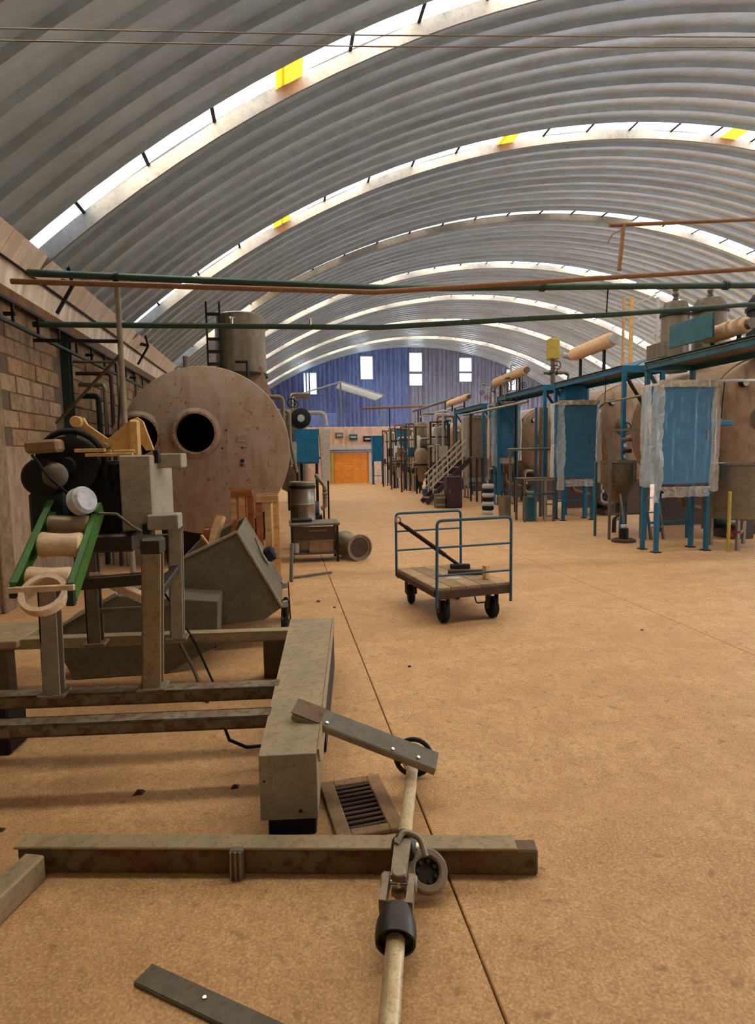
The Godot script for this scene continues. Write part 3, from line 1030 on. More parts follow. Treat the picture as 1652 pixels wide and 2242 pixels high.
	prism(st, PackedVector2Array([Vector2(-1.145, 1.80), Vector2(-1.125, 1.83), Vector2(-1.09, 1.825), Vector2(-1.07, 1.785), Vector2(-0.965, 1.705), Vector2(-0.835, 1.81), Vector2(-0.80, 1.825), Vector2(-0.77, 1.80), Vector2(-0.72, 1.64), Vector2(-0.76, 1.635), Vector2(-0.80, 1.70), Vector2(-0.83, 1.645), Vector2(-1.06, 1.645), Vector2(-1.085, 1.76)]), 0.035, yz)
	var yb := part(t, "yellow_casting", st, "yellow")
	st = S()
	box(st, V(-0.812, 1.70, -3.69), V(0.055, 0.22, 0.05), Basis(), 0.012)
	part(yb, "lug", st, "yellow")
	st = S()
	rod(st, V(-1.12, 1.80, -3.74), V(-1.12, 1.80, -3.67), 0.033, 14)
	part(yb, "lug", st, "yellow")
	for x in [-1.0, -0.87]:
		st = S()
		bar(st, V(x - 0.06, 1.632, -3.68), V(x + 0.06, 1.632, -3.68), 0.04, 0.02, 0.004)
		part(yb, "foot", st, "yellow")
	st = S()
	rod(st, V(-0.965, 1.665, -3.7), V(-0.965, 1.665, -3.64), 0.016, 10)
	part(yb, "bolt", st, "ring_steel")
	# green chute with ivory rollers, sloping down towards the aisle
	var a0 := V(-1.245, 1.345, -3.6)
	var a1 := V(-1.245, 1.0, -3.06)
	var b0 := V(-1.0, 1.32, -3.6)
	var b1 := V(-1.0, 0.955, -3.06)
	st = S()
	channel(st, a0, a1, 0.035, 0.075, 0.007, "tbl")
	var rf := part(t, "roller_chute", st, "green_paint")
	st = S()
	channel(st, b1, b0, 0.035, 0.085, 0.007, "tbl")
	part(rf, "side_rail", st, "green_paint")
	st = S()
	box(st, V(-1.122, 0.995, -3.04), V(0.29, 0.03, 0.02), Basis(), 0.004)
	part(rf, "front_bar", st, "ivory")
	roller(rf, "roller", V(-1.225, 1.03, -3.15), V(-1.02, 1.02, -3.15), 0.055)
	roller(rf, "roller", V(-1.225, 1.165, -3.33), V(-1.02, 1.155, -3.33), 0.065)
	roller(rf, "roller", V(-1.225, 1.255, -3.47), V(-1.02, 1.245, -3.47), 0.05, "ring_steel")
	st = S()
	lathe(st, [Vector2(0, 0), Vector2(0.06, 0), Vector2(0.075, 0.02), Vector2(0.075, 0.07), Vector2(0.06, 0.09), Vector2(0, 0.09)], 24, axis(V(-1.09, 1.36, -3.5), V(-1.03, 1.38, -3.46)))
	part(rf, "end_roller", st, "white_paint")
	st = S()
	lathe(st, [Vector2(0.082, -0.025), Vector2(0.105, -0.025), Vector2(0.108, 0.0), Vector2(0.105, 0.025), Vector2(0.082, 0.025), Vector2(0.078, 0.0), Vector2(0.082, -0.025)], 32, axis(V(-1.115, 0.965, -3.045), V(-1.115, 1.58, -2.45)))
	part(rf, "collar", st, "ivory")
	st = S()
	box(st, V(-1.0, 0.96, -3.05), V(0.04, 0.11, 0.03), Basis(), 0.005)
	box(st, V(-1.25, 0.985, -3.05), V(0.03, 0.06, 0.03), Basis(), 0.005)
	part(rf, "end_lug", st, "green_dark")
	# loose wires under the frame
	st = S()
	tube(st, [V(-0.9, 0.9, -4.18), V(-0.70, 0.5, -4.25), V(-0.62, 0.3, -4.3), V(-0.50, 0.05, -4.2), V(-0.45, 0.01, -4.1)], 0.008, 6)
	part(t, "cable", st, "black")
	st = S()
	tube(st, [V(-0.72, 0.33, -4.25), V(-0.64, 0.18, -4.22), V(-0.56, 0.03, -4.1), V(-0.52, 0.01, -4.0)], 0.012, 6)
	part(t, "cable", st, "steel_dull")
	st = S()
	tube(st, [V(-0.34, 0.33, -3.02), V(-0.30, 0.18, -3.05), V(-0.22, 0.12, -3.08), V(-0.13, 0.13, -3.06), V(-0.06, 0.2, -3.0)], 0.008, 6)
	part(t, "cable", st, "black")

func shell(t: Node3D, called: String, poly: Array, z0: float, z1: float, open_edge: int, m: String) -> void:
	# a bin of sheet metal: two side panels of the given outline and a floor bent along every edge but one
	for z in [z0, z1]:
		var st := S()
		prism(st, PackedVector2Array(poly), 0.008, Transform3D(Basis(), V(0, 0, z)))
		part(t, called, st, m)
	for i in poly.size():
		if i == open_edge:
			continue
		var a: Vector2 = poly[i]
		var b: Vector2 = poly[(i + 1) % poly.size()]
		var st := S()
		plate(st, V(a.x, a.y, z0 - 0.004), V(b.x, b.y, z0 - 0.004), V(b.x, b.y, z1 + 0.004), V(a.x, a.y, z1 + 0.004), 0.006)
		part(t, "wall_panel", st, m)

func build_bins() -> void:
	# trough behind the base frame
	var t := thing("sheet_trough", "low dark olive sheet metal trough lying behind the base frame", "trough", V(-1.1, 0, -4.75))
	shell(t, "side_panel", [Vector2(-1.62, 0.22), Vector2(-1.53, 0.006), Vector2(-0.88, 0.006), Vector2(-0.52, 0.19), Vector2(-0.50, 0.52), Vector2(-1.20, 0.60), Vector2(-1.60, 0.40)], -4.62, -5.0, -1, "olive")
	var st := S()
	bar(st, V(-1.6, 0.405, -4.61), V(-1.2, 0.625, -4.61), 0.02, 0.02, 0.003)
	part(t, "rim", st, "grey_paint")
	# tilted bin on a wheel
	t = thing("tipping_bin", "tilted olive sheet metal bin on wheels filled with timber offcuts", "bin", V(-0.4, 0, -5.5))
	shell(t, "side_panel", [Vector2(-0.80, 0.79), Vector2(-0.815, 0.40), Vector2(-0.71, 0.215), Vector2(-0.18, 0.25), Vector2(-0.03, 0.35), Vector2(-0.37, 0.985)], -5.05, -6.15, 5, "olive")
	for z in [-5.045, -6.155]:
		st = S()
		bar(st, V(-0.80, 0.79, z), V(-0.37, 0.987, z), 0.022, 0.022, 0.003)
		bar(st, V(-0.37, 0.987, z), V(-0.03, 0.352, z), 0.022, 0.022, 0.003)
		part(t, "rim", st, "frame_paint")
	for z in [-5.2, -5.95]:
		for x in [-0.6, 0.0]:
			st = S()
			var wc := V(x, 0.11, z)
			lathe(st, [Vector2(0.03, -0.025), Vector2(0.09, -0.025), Vector2(0.11, -0.012), Vector2(0.11, 0.012), Vector2(0.09, 0.025), Vector2(0.03, 0.025)], 22, axis(wc, wc + V(1, 0, 0.1)))
			var w := part(t, "wheel", st, "rubber")
			st = S()
			lathe(st, [Vector2(0, -0.035), Vector2(0.035, -0.035), Vector2(0.035, 0.035), Vector2(0, 0.035)], 14, axis(wc, wc + V(1, 0, 0.1)))
			part(w, "hub", st, "steel_dull")
			st = S()
			bar(st, wc + V(0.04, 0, 0), wc + V(0.03, 0.26, 0), 0.012, 0.05, 0.002)
			bar(st, wc - V(0.04, 0, 0), wc + V(-0.03, 0.26, 0), 0.012, 0.05, 0.002)
			part(w, "fork", st, "iron")
	st = S()
	bar(st, V(-0.62, 0.24, -5.2), V(0.02, 0.34, -5.2), 0.05, 0.05, 0.004)
	bar(st, V(-0.62, 0.24, -5.95), V(0.02, 0.34, -5.95), 0.05, 0.05, 0.004)
	part(t, "chassis", st, "grey_paint")
	st = S()
	bar(st, V(0.06, 0.36, -5.98), V(0.08, 0.72, -6.1), 0.035, 0.035, 0.004)
	part(t, "handle_post", st, "steel_dull")
	st = S()
	box(st, V(-0.13, 0.69, -5.72), V(0.09, 0.13, 0.12), Basis(Vector3.BACK, 0.5), 0.02)
	part(t, "hook_block", st, "black")
	st = S()
	tube(st, [V(-0.25, 0.86, -5.6), V(-0.2, 0.72, -5.6), V(-0.14, 0.6, -5.65)], 0.012, 6)
	part(t, "hook_strap", st, "grey_paint")
	# offcuts in the bin
	var cuts := [
		[V(-0.74, 0.55, -5.5), V(-0.56, 1.04, -5.8), 0.085, 0.05, "wood", "thick pale timber offcut leaning up out of the olive bin"],
		[V(-0.74, 0.55, -5.6), V(-0.66, 0.96, -5.55), 0.07, 0.03, "wood_red", "upright reddish timber offcut against the raised side of the olive bin"],
		[V(-0.62, 0.80, -5.14), V(-0.39, 0.955, -5.10), 0.05, 0.03, "wood_pale", "pale batten lying along the lit rim of the olive bin"],
		[V(-0.70, 0.92, -5.45), V(-0.52, 0.72, -5.25), 0.02, 0.02, "wood_pale", "thin pale stick slanting across the timber in the olive bin"],
		[V(-0.78, 0.60, -5.9), V(-0.70, 0.93, -6.0), 0.06, 0.03, "wood_red", "dark reddish board end at the back of the olive bin"],
		[V(-0.52, 0.6, -5.9), V(-0.45, 0.98, -6.05), 0.05, 0.03, "wood_red", "short reddish board behind the thick offcut in the olive bin"]]
	for c in cuts:
		t = thing("timber_offcut", c[5], "timber", c[0], 0.0, "timber offcuts in the bin")
		st = S()
		bar(st, c[0], c[1], c[2], c[3], 0.004)
		part(t, "board", st, c[4])
	# two slatted crates on end
	for k in 2:
		var x: float = [-0.165, -0.465][k]
		var z: float = [-6.85, -7.3][k]
		var h: float = [1.16, 1.2][k]
		var w: float = [0.235, 0.24][k]
		t = thing("slatted_crate", ["yellowish slatted wooden crate standing on end beside the olive bin", "reddish slatted wooden crate standing on end behind the timber offcuts"][k], "crate", V(x, 0, z), 0.0, "slatted crates on end")
		for i in 3:
			var xx := x + (i - 1) * (w - 0.05) / 2
			for dz in [0.0, -0.3]:
				st = S()
				box(st, V(xx, h / 2 - 0.02, z + dz), V(w * 0.27, h - 0.04, 0.016), Basis(), 0.003)
				part(t, "slat", st, ["wood_red", "wood", "wood_pale"][(i + k) % 3] if dz == 0.0 else "wood_red")
		for y in [h - 0.04, 0.50, 0.06]:
			for dz in [0.016, -0.316]:
				st = S()
				box(st, V(x, y, z + dz), V(w, 0.075, 0.02), Basis(), 0.003)
				part(t, "batten", st, "wood" if k == 0 else "wood_red")
		for dx in [-w / 2 + 0.01, w / 2 - 0.01]:
			st = S()
			box(st, V(x + dx, h - 0.06, z - 0.15), V(0.02, 0.08, 0.3), Basis(), 0.003)
			box(st, V(x + dx, 0.06, z - 0.15), V(0.02, 0.08, 0.3), Basis(), 0.003)
			part(t, "side_batten", st, "wood_red")

func manhole(t: Node3D, c: Vector3, r: float, deep: float) -> void:
	var st := S()
	lathe(st, [Vector2(r, -deep), Vector2(r, 0.06), Vector2(r + 0.03, 0.06), Vector2(r + 0.034, 0.05), Vector2(r + 0.034, 0.03), Vector2(r + 0.075, 0.012), Vector2(r + 0.08, -0.01)], 36, axis(c, c + V(0, 0, 1)))
	var n := part(t, "manhole_neck", st, "tank")
	for k in 10:
		st = S()
		var a := TAU * k / 10.0
		rod(st, c + V(cos(a) * (r + 0.02), sin(a) * (r + 0.02), 0.055), c + V(cos(a) * (r + 0.02), sin(a) * (r + 0.02), 0.078), 0.008, 6)
		part(n, "bolt", st, "iron")

func build_big_tank() -> void:
	var c := V(-1.05, 1.67, -9.0)
	var r := 1.17
	var t := thing("pressure_vessel", "huge brown round pressure vessel with two open manholes in its dished front", "vessel", V(-1.05, 0, -10.8))
	# dished front with the two bores left open: rings around, built as a fan grid with holes
	var holes := [[Vector2(-0.105, 0.245), 0.265], [Vector2(-0.875, 0.215), 0.265]]
	var st := S()
	var n := 56
	gid += 1
	var g := gid
	for i in n:
		for j in n:
			var x0 := -1.0 + 2.0 * i / n
			var x1 := -1.0 + 2.0 * (i + 1) / n
			var y0 := -1.0 + 2.0 * j / n
			var y1 := -1.0 + 2.0 * (j + 1) / n
			var q := []
			var inside := 0
			for p in [Vector2(x0, y0), Vector2(x1, y0), Vector2(x1, y1), Vector2(x0, y1)]:
				var d := Vector2(p.x * sqrt(1.0 - p.y * p.y / 2.0), p.y * sqrt(1.0 - p.x * p.x / 2.0)) * r
				for h in holes:
					if d.distance_to(h[0]) < h[1] + 0.004:
						inside += 1
				q.append(c + V(d.x, d.y, 0.16 * (1.0 - d.length_squared() / (r * r)) - 0.0))
			if inside == 0:
				quad(st, q[0], q[1], q[2], q[3], g)
	part(t, "dished_front", st, "tank")
	for h in holes:
		var p: Vector2 = h[0]
		manhole(t, c + V(p.x, p.y, 0.16 * (1.0 - p.length_squared() / (r * r)) + 0.01), h[1], 0.12)
	st = S()
	lathe(st, [Vector2(r, 0), Vector2(r + 0.012, 0.03), Vector2(r + 0.012, 0.10), Vector2(r, 0.12), Vector2(r, 3.6), Vector2(r * 0.85, 3.8), Vector2(r * 0.5, 3.95), Vector2(0, 4.0)], 56, axis(c, c - V(0, 0, 1)))
	part(t, "shell", st, "tank")
	for z in [-9.7, -11.8]:
		st = S()
		prism(st, PackedVector2Array([Vector2(-1.75, 0), Vector2(-0.35, 0), Vector2(-0.25, 0.9), Vector2(-0.6, 0.62), Vector2(-1.05, 0.51), Vector2(-1.5, 0.62), Vector2(-1.85, 0.9)]), 0.2, Transform3D(Basis(), V(0, 0, z)))
		part(t, "saddle", st, "iron")
	# name plate, small ports, lifting eye
	st = S()
	box(st, V(-0.52, 1.83, -8.87), V(0.15, 0.1, 0.012), Basis(Vector3.UP, 0.2), 0.003)
	part(t, "name_plate", st, "ring_steel")
	for p in [[-0.535, 1.52, 0.028], [-0.55, 1.46, 0.02], [-0.53, 1.7, 0.014], [-0.80, 1.70, 0.012], [-1.13, 2.24, 0.02], [-0.74, 1.95, 0.012]]:
		var zz := -9.0 + 0.16 * (1.0 - (pow(p[0] + 1.05, 2) + pow(p[1] - 1.67, 2)) / (r * r))
		st = S()
		rod(st, V(p[0], p[1], zz - 0.03), V(p[0], p[1], zz + 0.03), p[2], 12)
		part(t, "port", st, "iron")
	st = S()
	ring(st, axis(V(-1.2, 2.44, -8.93), V(-1.2, 2.44, -8)), 0.045, 0.008, 20, 6)
	part(t, "lifting_eye", st, "rust_pipe")
	for p in [[-0.28, 1.84, -0.70], [-0.42, 1.73, -0.62]]:
		st = S()
		bar(st, V(p[2], p[1], -8.87), V(p[2] + 0.16, p[1] - 0.02, -8.88), 0.014, 0.02, 0.003)
		part(t, "hinge_arm", st, "rust_pipe")
	st = S()
	tube(st, [V(-1.3, 2.81, -9.3), V(-1.3, 3.02, -9.3)], 0.04, 10)
	part(t, "stub", st, "steel_dull")
	st = S()
	tube(st, [V(-0.45, 2.68, -9.5), V(-0.45, 2.98, -9.5), V(-0.62, 2.98, -9.5)], 0.025, 8)
	part(t, "stub", st, "iron")
	# vapour stack on the shell, with its slanting neck
	st = S()
	lathe(st, [Vector2(0.36, 0), Vector2(0.42, 0.05), Vector2(0.42, 1.0), Vector2(0.40, 1.04), Vector2(0.30, 1.08), Vector2(0, 1.1)], 36, Transform3D(Basis(), V(-0.62, 2.9, -11)))
	var vs := part(t, "vapour_stack", st, "steel_dull")
	st = S()
	lathe(st, [Vector2(0.425, 0), Vector2(0.45, 0), Vector2(0.45, 0.05), Vector2(0.425, 0.05)], 36, Transform3D(Basis(), V(-0.62, 2.93, -11)))
	part(vs, "flange", st, "iron")
	st = S()
	hexa(st, [V(-0.75, 2.5, -11.3), V(0.0, 2.25, -11.3), V(0.0, 2.25, -10.7), V(-0.75, 2.5, -10.7), V(-0.9, 3.08, -11.3), V(-0.28, 3.08, -11.3), V(-0.28, 3.08, -10.7), V(-0.9, 3.08, -10.7)])
	part(vs, "slanting_neck", st, "tank")
	for x in [-1.13, -0.92]:
		st = S()
		bar(st, V(x, 2.75, -10.62), V(x, 4.1, -10.62), 0.03, 0.03, 0.003)
		part(vs, "ladder_rail", st, "iron")
	for k in 5:
		st = S()
		bar(st, V(-1.13, 3.1 + 0.2 * k, -10.62), V(-0.92, 3.1 + 0.2 * k, -10.62), 0.03, 0.05, 0.003)
		part(vs, "rung", st, "iron")
	# pipework on the flank
	for p in [[0.05, 2.45, -9.4], [0.15, 2.3, -10.2]]:
		st = S()
		tube(st, path([V(p[0] - 0.4, p[1], p[2]), V(p[0], p[1], p[2]), V(p[0], p[1] - 0.5, p[2]), V(p[0] + 0.1, p[1] - 1.0, p[2])], 0.08), 0.035, 8)
		part(t, "side_pipe", st, "steel_dull")
	# pipes standing between vessel and wall
	for k in 4:
		t = thing("riser_pipe", ["dark green riser pipe between the block wall and the brown vessel", "pale galvanised riser pipe between the block wall and the brown vessel", "dull red riser pipe between the block wall and the brown vessel", "slim grey riser pipe beside the pale galvanised one at the block wall"][k], "pipe", V(-2.62 + 0.12 * k, 0, -9.7 + 0.1 * k), 0.0, "risers by the wall")
		st = S()
		var x := -2.62 + 0.12 * k
		var z := -9.7 + 0.1 * k
		tube(st, path([V(x, 0.0, z), V(x, 2.5 + 0.15 * k, z), V(-2.85, 2.5 + 0.15 * k, z)], 0.06), [0.04, 0.03, 0.028, 0.02][k], 8)
		part(t, "pipe_run", st, ["green_dark", "steel", "maroon", "steel_dull"][k])
		st = S()
		lathe(st, [Vector2(0.02, -0.03), Vector2(0.06, -0.03), Vector2(0.06, 0.03), Vector2(0.02, 0.03)], 12, Transform3D(Basis(), V(x, 1.9, z)))
		part(t, "flange", st, "iron")

func build_left_back() -> void:
	# low steel table with boxes under it
	var t := thing("work_table", "low rusty steel work table beside the brown vessel", "table", V(0.46, 0, -9.25))
	var st := S()
	box(st, V(0.46, 0.565, -9.3), V(0.74, 0.035, 0.55), Basis(), 0.005)
	part(t, "table_top", st, "steel_dull")
	for x in [0.13, 0.79]:
		for z in [-9.06, -9.54]:
			st = S()
			bar(st, V(x, 0, z), V(x, 0.55, z), 0.035, 0.035, 0.003)
			part(t, "leg", st, "iron")
	st = S()
	box(st, V(0.46, 0.43, -9.07), V(0.62, 0.2, 0.012), Basis(), 0.003)
	part(t, "apron", st, "cart_iron")
	st = S()
	box(st, V(0.46, 0.13, -9.28), V(0.62, 0.02, 0.46), Basis(), 0.003)
	part(t, "shelf", st, "cart_iron")
	st = S()
	box(st, V(0.5, 0.47, -9.055), V(0.26, 0.03, 0.012), Basis(), 0.003)
	part(t, "rail", st, "steel_dull")
	t = thing("parts_box", "dark metal parts box on the shelf of the low steel table", "box", V(0.5, 0.14, -9.25))
	st = S()
	box(st, V(0.55, 0.225, -9.22), V(0.36, 0.17, 0.28), Basis(), 0.006)
	part(t, "body", st, "card")
	st = S()
	box(st, V(0.55, 0.316, -9.22), V(0.38, 0.02, 0.3), Basis(), 0.004)
	part(t, "lid", st, "ring_steel")
	t = thing("paint_can", "small white can under the low steel table", "can", V(0.17, 0.14, -9.15))
	st = S()
	rod(st, V(0.185, 0.14, -9.15), V(0.185, 0.28, -9.15), 0.04, 14, 0.08)
	part(t, "body", st, "white_paint")
	t = thing("small_tray", "small tray left on top of the low steel table", "tray", V(0.28, 0.585, -9.3))
	st = S()
	box(st, V(0.28, 0.605, -9.35), V(0.3, 0.04, 0.24), Basis(), 0.006)
	part(t, "body", st, "iron")
	# drum lying on the floor
	t = thing("rusty_drum", "rusty drum lying on its side beside the low steel table", "drum", V(1.07, 0, -9.2))
	var a := V(1.12, 0.2, -9.0)
	var b := V(0.93, 0.2, -9.55)
	var l := a.distance_to(b)
	st = S()
	lathe(st, [Vector2(0.15, 0.03), Vector2(0.18, 0.03), Vector2(0.185, 0.0), Vector2(0.2, 0.0), Vector2(0.2, 0.03), Vector2(0.165, 0.05), Vector2(0.165, l - 0.05), Vector2(0.2, l - 0.03), Vector2(0.2, l), Vector2(0.185, l), Vector2(0.18, l - 0.03), Vector2(0, l - 0.03)], 32, axis(a, b))
	part(t, "shell", st, "ring_steel")
	st = S()
	lathe(st, [Vector2(0, 0.035), Vector2(0.05, 0.035), Vector2(0.055, 0.028), Vector2(0.15, 0.03)], 32, axis(a, b))
	part(t, "end_disc", st, "cart_iron")
	st = S()
	tube(st, [V(0.93, 0.16, -9.25), V(0.87, 0.22, -9.2), V(0.82, 0.3, -9.15)], 0.018, 8)
	part(t, "spigot", st, "ring_steel")
	# stainless barrel
	t = thing("stainless_barrel", "upright stainless steel barrel behind the low steel table", "barrel", V(0.34, 0, -10.5))
	st = S()
	lathe(st, [Vector2(0, 0), Vector2(0.2, 0), Vector2(0.21, 0.02), Vector2(0.21, 0.34), Vector2(0.222, 0.36), Vector2(0.21, 0.38), Vector2(0.21, 0.74), Vector2(0.222, 0.76), Vector2(0.21, 0.78), Vector2(0.21, 1.1), Vector2(0.22, 1.12), Vector2(0.21, 1.14), Vector2(0.19, 1.12), Vector2(0, 1.11)], 36, Transform3D(Basis(), V(0.34, 0, -10.5)))
	part(t, "body", st, "steel")
	st = S()
	lathe(st, [Vector2(0.215, 0), Vector2(0.226, 0.004), Vector2(0.226, 0.05), Vector2(0.215, 0.054)], 36, Transform3D(Basis(), V(0.34, 1.02, -10.5)))
	part(t, "band", st, "iron")
	# debris on the floor
	t = thing("scrap_bar", "thin scrap bar lying on the floor before the low steel table", "bar", V(0.5, 0, -8.05))
	st = S()
	bar(st, V(0.1, 0.015, -7.9), V(0.62, 0.015, -8.15), 0.03, 0.03, 0.003)
	part(t, "body", st, "steel_dull")

# ---------------------------------------------------------------- loose things on the floor in front
func build_front() -> void:
	# long steel channel on the floor with a bracket on it
	var d := V(1.97, 0, 0.37).normalized()
	var t := thing("steel_beam", "long rusty steel beam lying across the floor under the drive shaft", "beam", V(-0.07, 0, -2.28))
	var st := S()
	var p0 := V(-1.05, 0.0, -2.475)
	var p1 := p0 + d * 2.0
	var nb := V(-d.z, 0, d.x)      # towards the aisle
	bar(st, p0 + V(0, 0.05, 0), p1 + V(0, 0.05, 0), 0.07, 0.10, 0.006)
	part(t, "body", st, "beam_rust")
	st = S()
	bar(st, p0 + V(0, 0.106, 0) - d * 0.01, p1 + V(0, 0.106, 0) - d * 0.08, 0.085, 0.012, 0.003)
	part(t, "top_flange", st, "frame_paint")
	st = S()
	var c := p0 + d * 0.86 + nb * 0.05
	box(st, c + V(0, 0.055, 0), V(0.055, 0.12, 0.035), Basis(Vector3.UP, -0.186), 0.006)
	var br := part(t, "bracket", st, "steel_dull")
	for k in 3:
		st = S()
		box(st, c + d * (0.018 * (k - 1)) + nb * 0.02 + V(0, 0.055, 0), V(0.008, 0.115, 0.012), Basis(Vector3.UP, -0.186), 0.002)
		part(br, "rib", st, "steel")
	# shorter beam that meets its end
	t = thing("steel_beam", "shorter steel beam butting against the end of the long rusty one", "beam", V(-1.1, 0, -2.0))
	st = S()
	bar(st, V(-0.975, 0.05, -2.40), V(-1.30, 0.05, -1.35), 0.085, 0.10, 0.008)
	part(t, "body", st, "frame_paint")
	# drive shaft with universal joint
	t = thing("drive_shaft", "brass-toned drive shaft with greasy universal joint lying across the steel beam", "drive shaft", V(0.35, 0, -2.0))
	var a := V(0.02, 0.070, -0.62)
	var h0 := V(0.305, 0.085, -1.76)
	st = S()
	tube(st, [a, h0], 0.030, 20)
	part(t, "tube", st, "shaft")
	var h1 := V(0.338, 0.118, -1.905)
	st = S()
	var ax := axis(h0 + (h0 - h1).normalized() * 0.01, h1)
	lathe(st, [Vector2(0.03, 0.03), Vector2(0.052, 0.025), Vector2(0.056, 0.0), Vector2(0.063, 0.0), Vector2(0.066, 0.02), Vector2(0.064, 0.06), Vector2(0.054, 0.09), Vector2(0.05, 0.11), Vector2(0.0, 0.115)], 34, ax)
	part(t, "hub_cup", st, "greasy")
	var dir := (V(0.405, 0.158, -2.12) - h1).normalized()
	var side := dir.cross(Vector3.UP).normalized()
	var upv := side.cross(dir).normalized()
	var cr := h1 + dir * 0.055
	for s in [-1.0, 1.0]:
		st = S()
		var y0: Vector3 = h1 - dir * 0.045 + side * s * 0.044
		hexa(st, [y0 - upv * 0.03 - side * 0.012, y0 - upv * 0.03 + side * 0.012, y0 + upv * 0.03 + side * 0.012, y0 + upv * 0.03 - side * 0.012, y0 + dir * 0.12 - upv * 0.024 - side * 0.011, y0 + dir * 0.12 - upv * 0.024 + side * 0.011, y0 + dir * 0.12 + upv * 0.024 + side * 0.011, y0 + dir * 0.12 + upv * 0.024 - side * 0.011])
		rod(st, cr + side * s * 0.03, cr + side * s * 0.062, 0.027, 18)
		part(t, "yoke_arm", st, "ring_steel")
	for s in [-1.0, 1.0]:
		st = S()
		var y0: Vector3 = cr + dir * 0.15 + upv * s * 0.036
		hexa(st, [y0 - side * 0.03 - upv * 0.01, y0 + side * 0.03 - upv * 0.01, y0 + side * 0.03 + upv * 0.01, y0 - side * 0.03 + upv * 0.01, y0 - dir * 0.165 - side * 0.026 - upv * 0.01, y0 - dir * 0.165 + side * 0.026 - upv * 0.01, y0 - dir * 0.165 + side * 0.026 + upv * 0.01, y0 - dir * 0.165 - side * 0.026 + upv * 0.01])
		rod(st, cr + upv * s * 0.022, cr + upv * s * 0.052, 0.024, 16)
		part(t, "yoke_arm", st, "ring_steel")
	st = S()
	rod(st, cr - side * 0.045, cr + side * 0.045, 0.012, 12)
	rod(st, cr - upv * 0.045, cr + upv * 0.045, 0.012, 12)
	part(t, "cross_pin", st, "bright_steel")
	st = S()
	var n0 := cr + dir * 0.12
	lathe(st, [Vector2(0, 0), Vector2(0.042, 0.0), Vector2(0.046, 0.01), Vector2(0.046, 0.05), Vector2(0.036, 0.07), Vector2(0.033, 0.09)], 24, axis(n0, n0 + dir))
	part(t, "collar", st, "greasy")
	st = S()
	tube(st, path([n0 + upv * 0.045 - side * 0.02, n0 + dir * 0.05 + upv * 0.06, n0 + dir * 0.04 + side * 0.06 + upv * 0.045, n0 - dir * 0.01 + side * 0.085 + upv * 0.01], 0.02), 0.011, 8)
	part(t, "retaining_clip", st, "ring_steel")
	var e0 := n0 + dir * 0.06
	var e1 := V(0.60, 0.10, -2.86)
	st = S()
	tube(st, [e0, e1], 0.027, 20)
	part(t, "tube", st, "shaft")
	st = S()
	lathe(st, [Vector2(0.03, -0.03), Vector2(0.05, -0.025), Vector2(0.055, 0.0), Vector2(0.06, 0.02), Vector2(0.05, 0.05), Vector2(0, 0.055)], 24, axis(e1, e1 + (e1 - e0)))
	part(t, "end_hub", st, "greasy")
	st = S()
	ring(st, axis(e1, e1 + (e1 - e0)), 0.088, 0.012, 32, 8)
	part(t, "end_wheel", st, "iron")
	for k in 4:
		st = S()
		var xf := axis(e1, e1 + (e1 - e0))
		bar(st, e1, e1 + (xf.basis.x * cos(k * PI / 2 + 0.4) + xf.basis.z * sin(k * PI / 2 + 0.4)) * 0.085, 0.016, 0.01, 0.002)
		part(t, "spoke", st, "iron")
	# steel ring lying against the beam
	t = thing("steel_ring", "thick steel ring leaning on the beam right beside the universal joint", "ring", V(0.475, 0, -2.07))
	st = S()
	var rc := V(0.475, 0.085, -2.055)
	var rx := axis(rc, rc + V(0.1, 0.75, 0.66))
	lathe(st, [Vector2(0.046, -0.017), Vector2(0.07, -0.017), Vector2(0.076, -0.01), Vector2(0.076, 0.01), Vector2(0.07, 0.017), Vector2(0.052, 0.017), Vector2(0.046, 0.01), Vector2(0.046, -0.017)], 36, rx)
	part(t, "rim", st, "ring_steel")
	st = S()
	lathe(st, [Vector2(0, -0.012), Vector2(0.046, -0.012)], 30, rx)
	for k in 7:
		rod(st, rx * V(cos(TAU * k / 7) * 0.034, -0.012, sin(TAU * k / 7) * 0.034), rx * V(cos(TAU * k / 7) * 0.034, 0.004, sin(TAU * k / 7) * 0.034), 0.008, 8)
	part(t, "bearing", st, "greasy")
	st = S()
	box(st, V(0.452, 0.135, -2.115), V(0.03, 0.03, 0.03), Basis(Vector3.UP, 0.5), 0.005)
	part(t, "lug", st, "bright_steel")
	# channel plate propped from the box beam down onto the shaft's end wheel
	t = thing("channel_plate", "olive steel channel propped between the box beam and the shaft's end wheel", "channel", V(0.3, 0, -2.75))
	var q0 := V(0.035, 0.43, -2.795)
	var q1 := V(0.655, 0.205, -2.60)
	var run := (q1 - q0).normalized()
	var wd := run.cross(V(0.1, 1, 0.25)).normalized()
	var nn := wd.cross(run).normalized()
	st = S()
	var hw := 0.056
	plate(st, q0 - wd * hw, q0 + wd * hw, q1 + wd * hw, q1 - wd * hw, 0.006)
	part(t, "web", st, "olive")
	for s in [-1.0, 1.0]:
		st = S()
		plate(st, q0 + wd * hw * s, q1 + wd * hw * s, q1 + wd * hw * s - nn * 0.03, q0 + wd * hw * s - nn * 0.03, 0.006)
		part(t, "flange", st, "grey_paint")
	st = S()
	plate(st, q0 - wd * hw + nn * 0.005 - run * 0.01, q0 + wd * hw + nn * 0.005 - run * 0.01, q0 + wd * hw + nn * 0.005 + run * 0.13, q0 - wd * hw + nn * 0.005 + run * 0.13, 0.004)
	part(t, "rust_end", st, "beam_rust")
	for s in [[0.16, 0.035], [0.60, 0.03], [0.48, 0.04]]:
		st = S()
		var bp: Vector3 = q0 + run * s[0] + wd * s[1]
		rod(st, bp, bp + nn * 0.012, 0.008, 8)
		part(t, "bolt", st, "bright_steel")
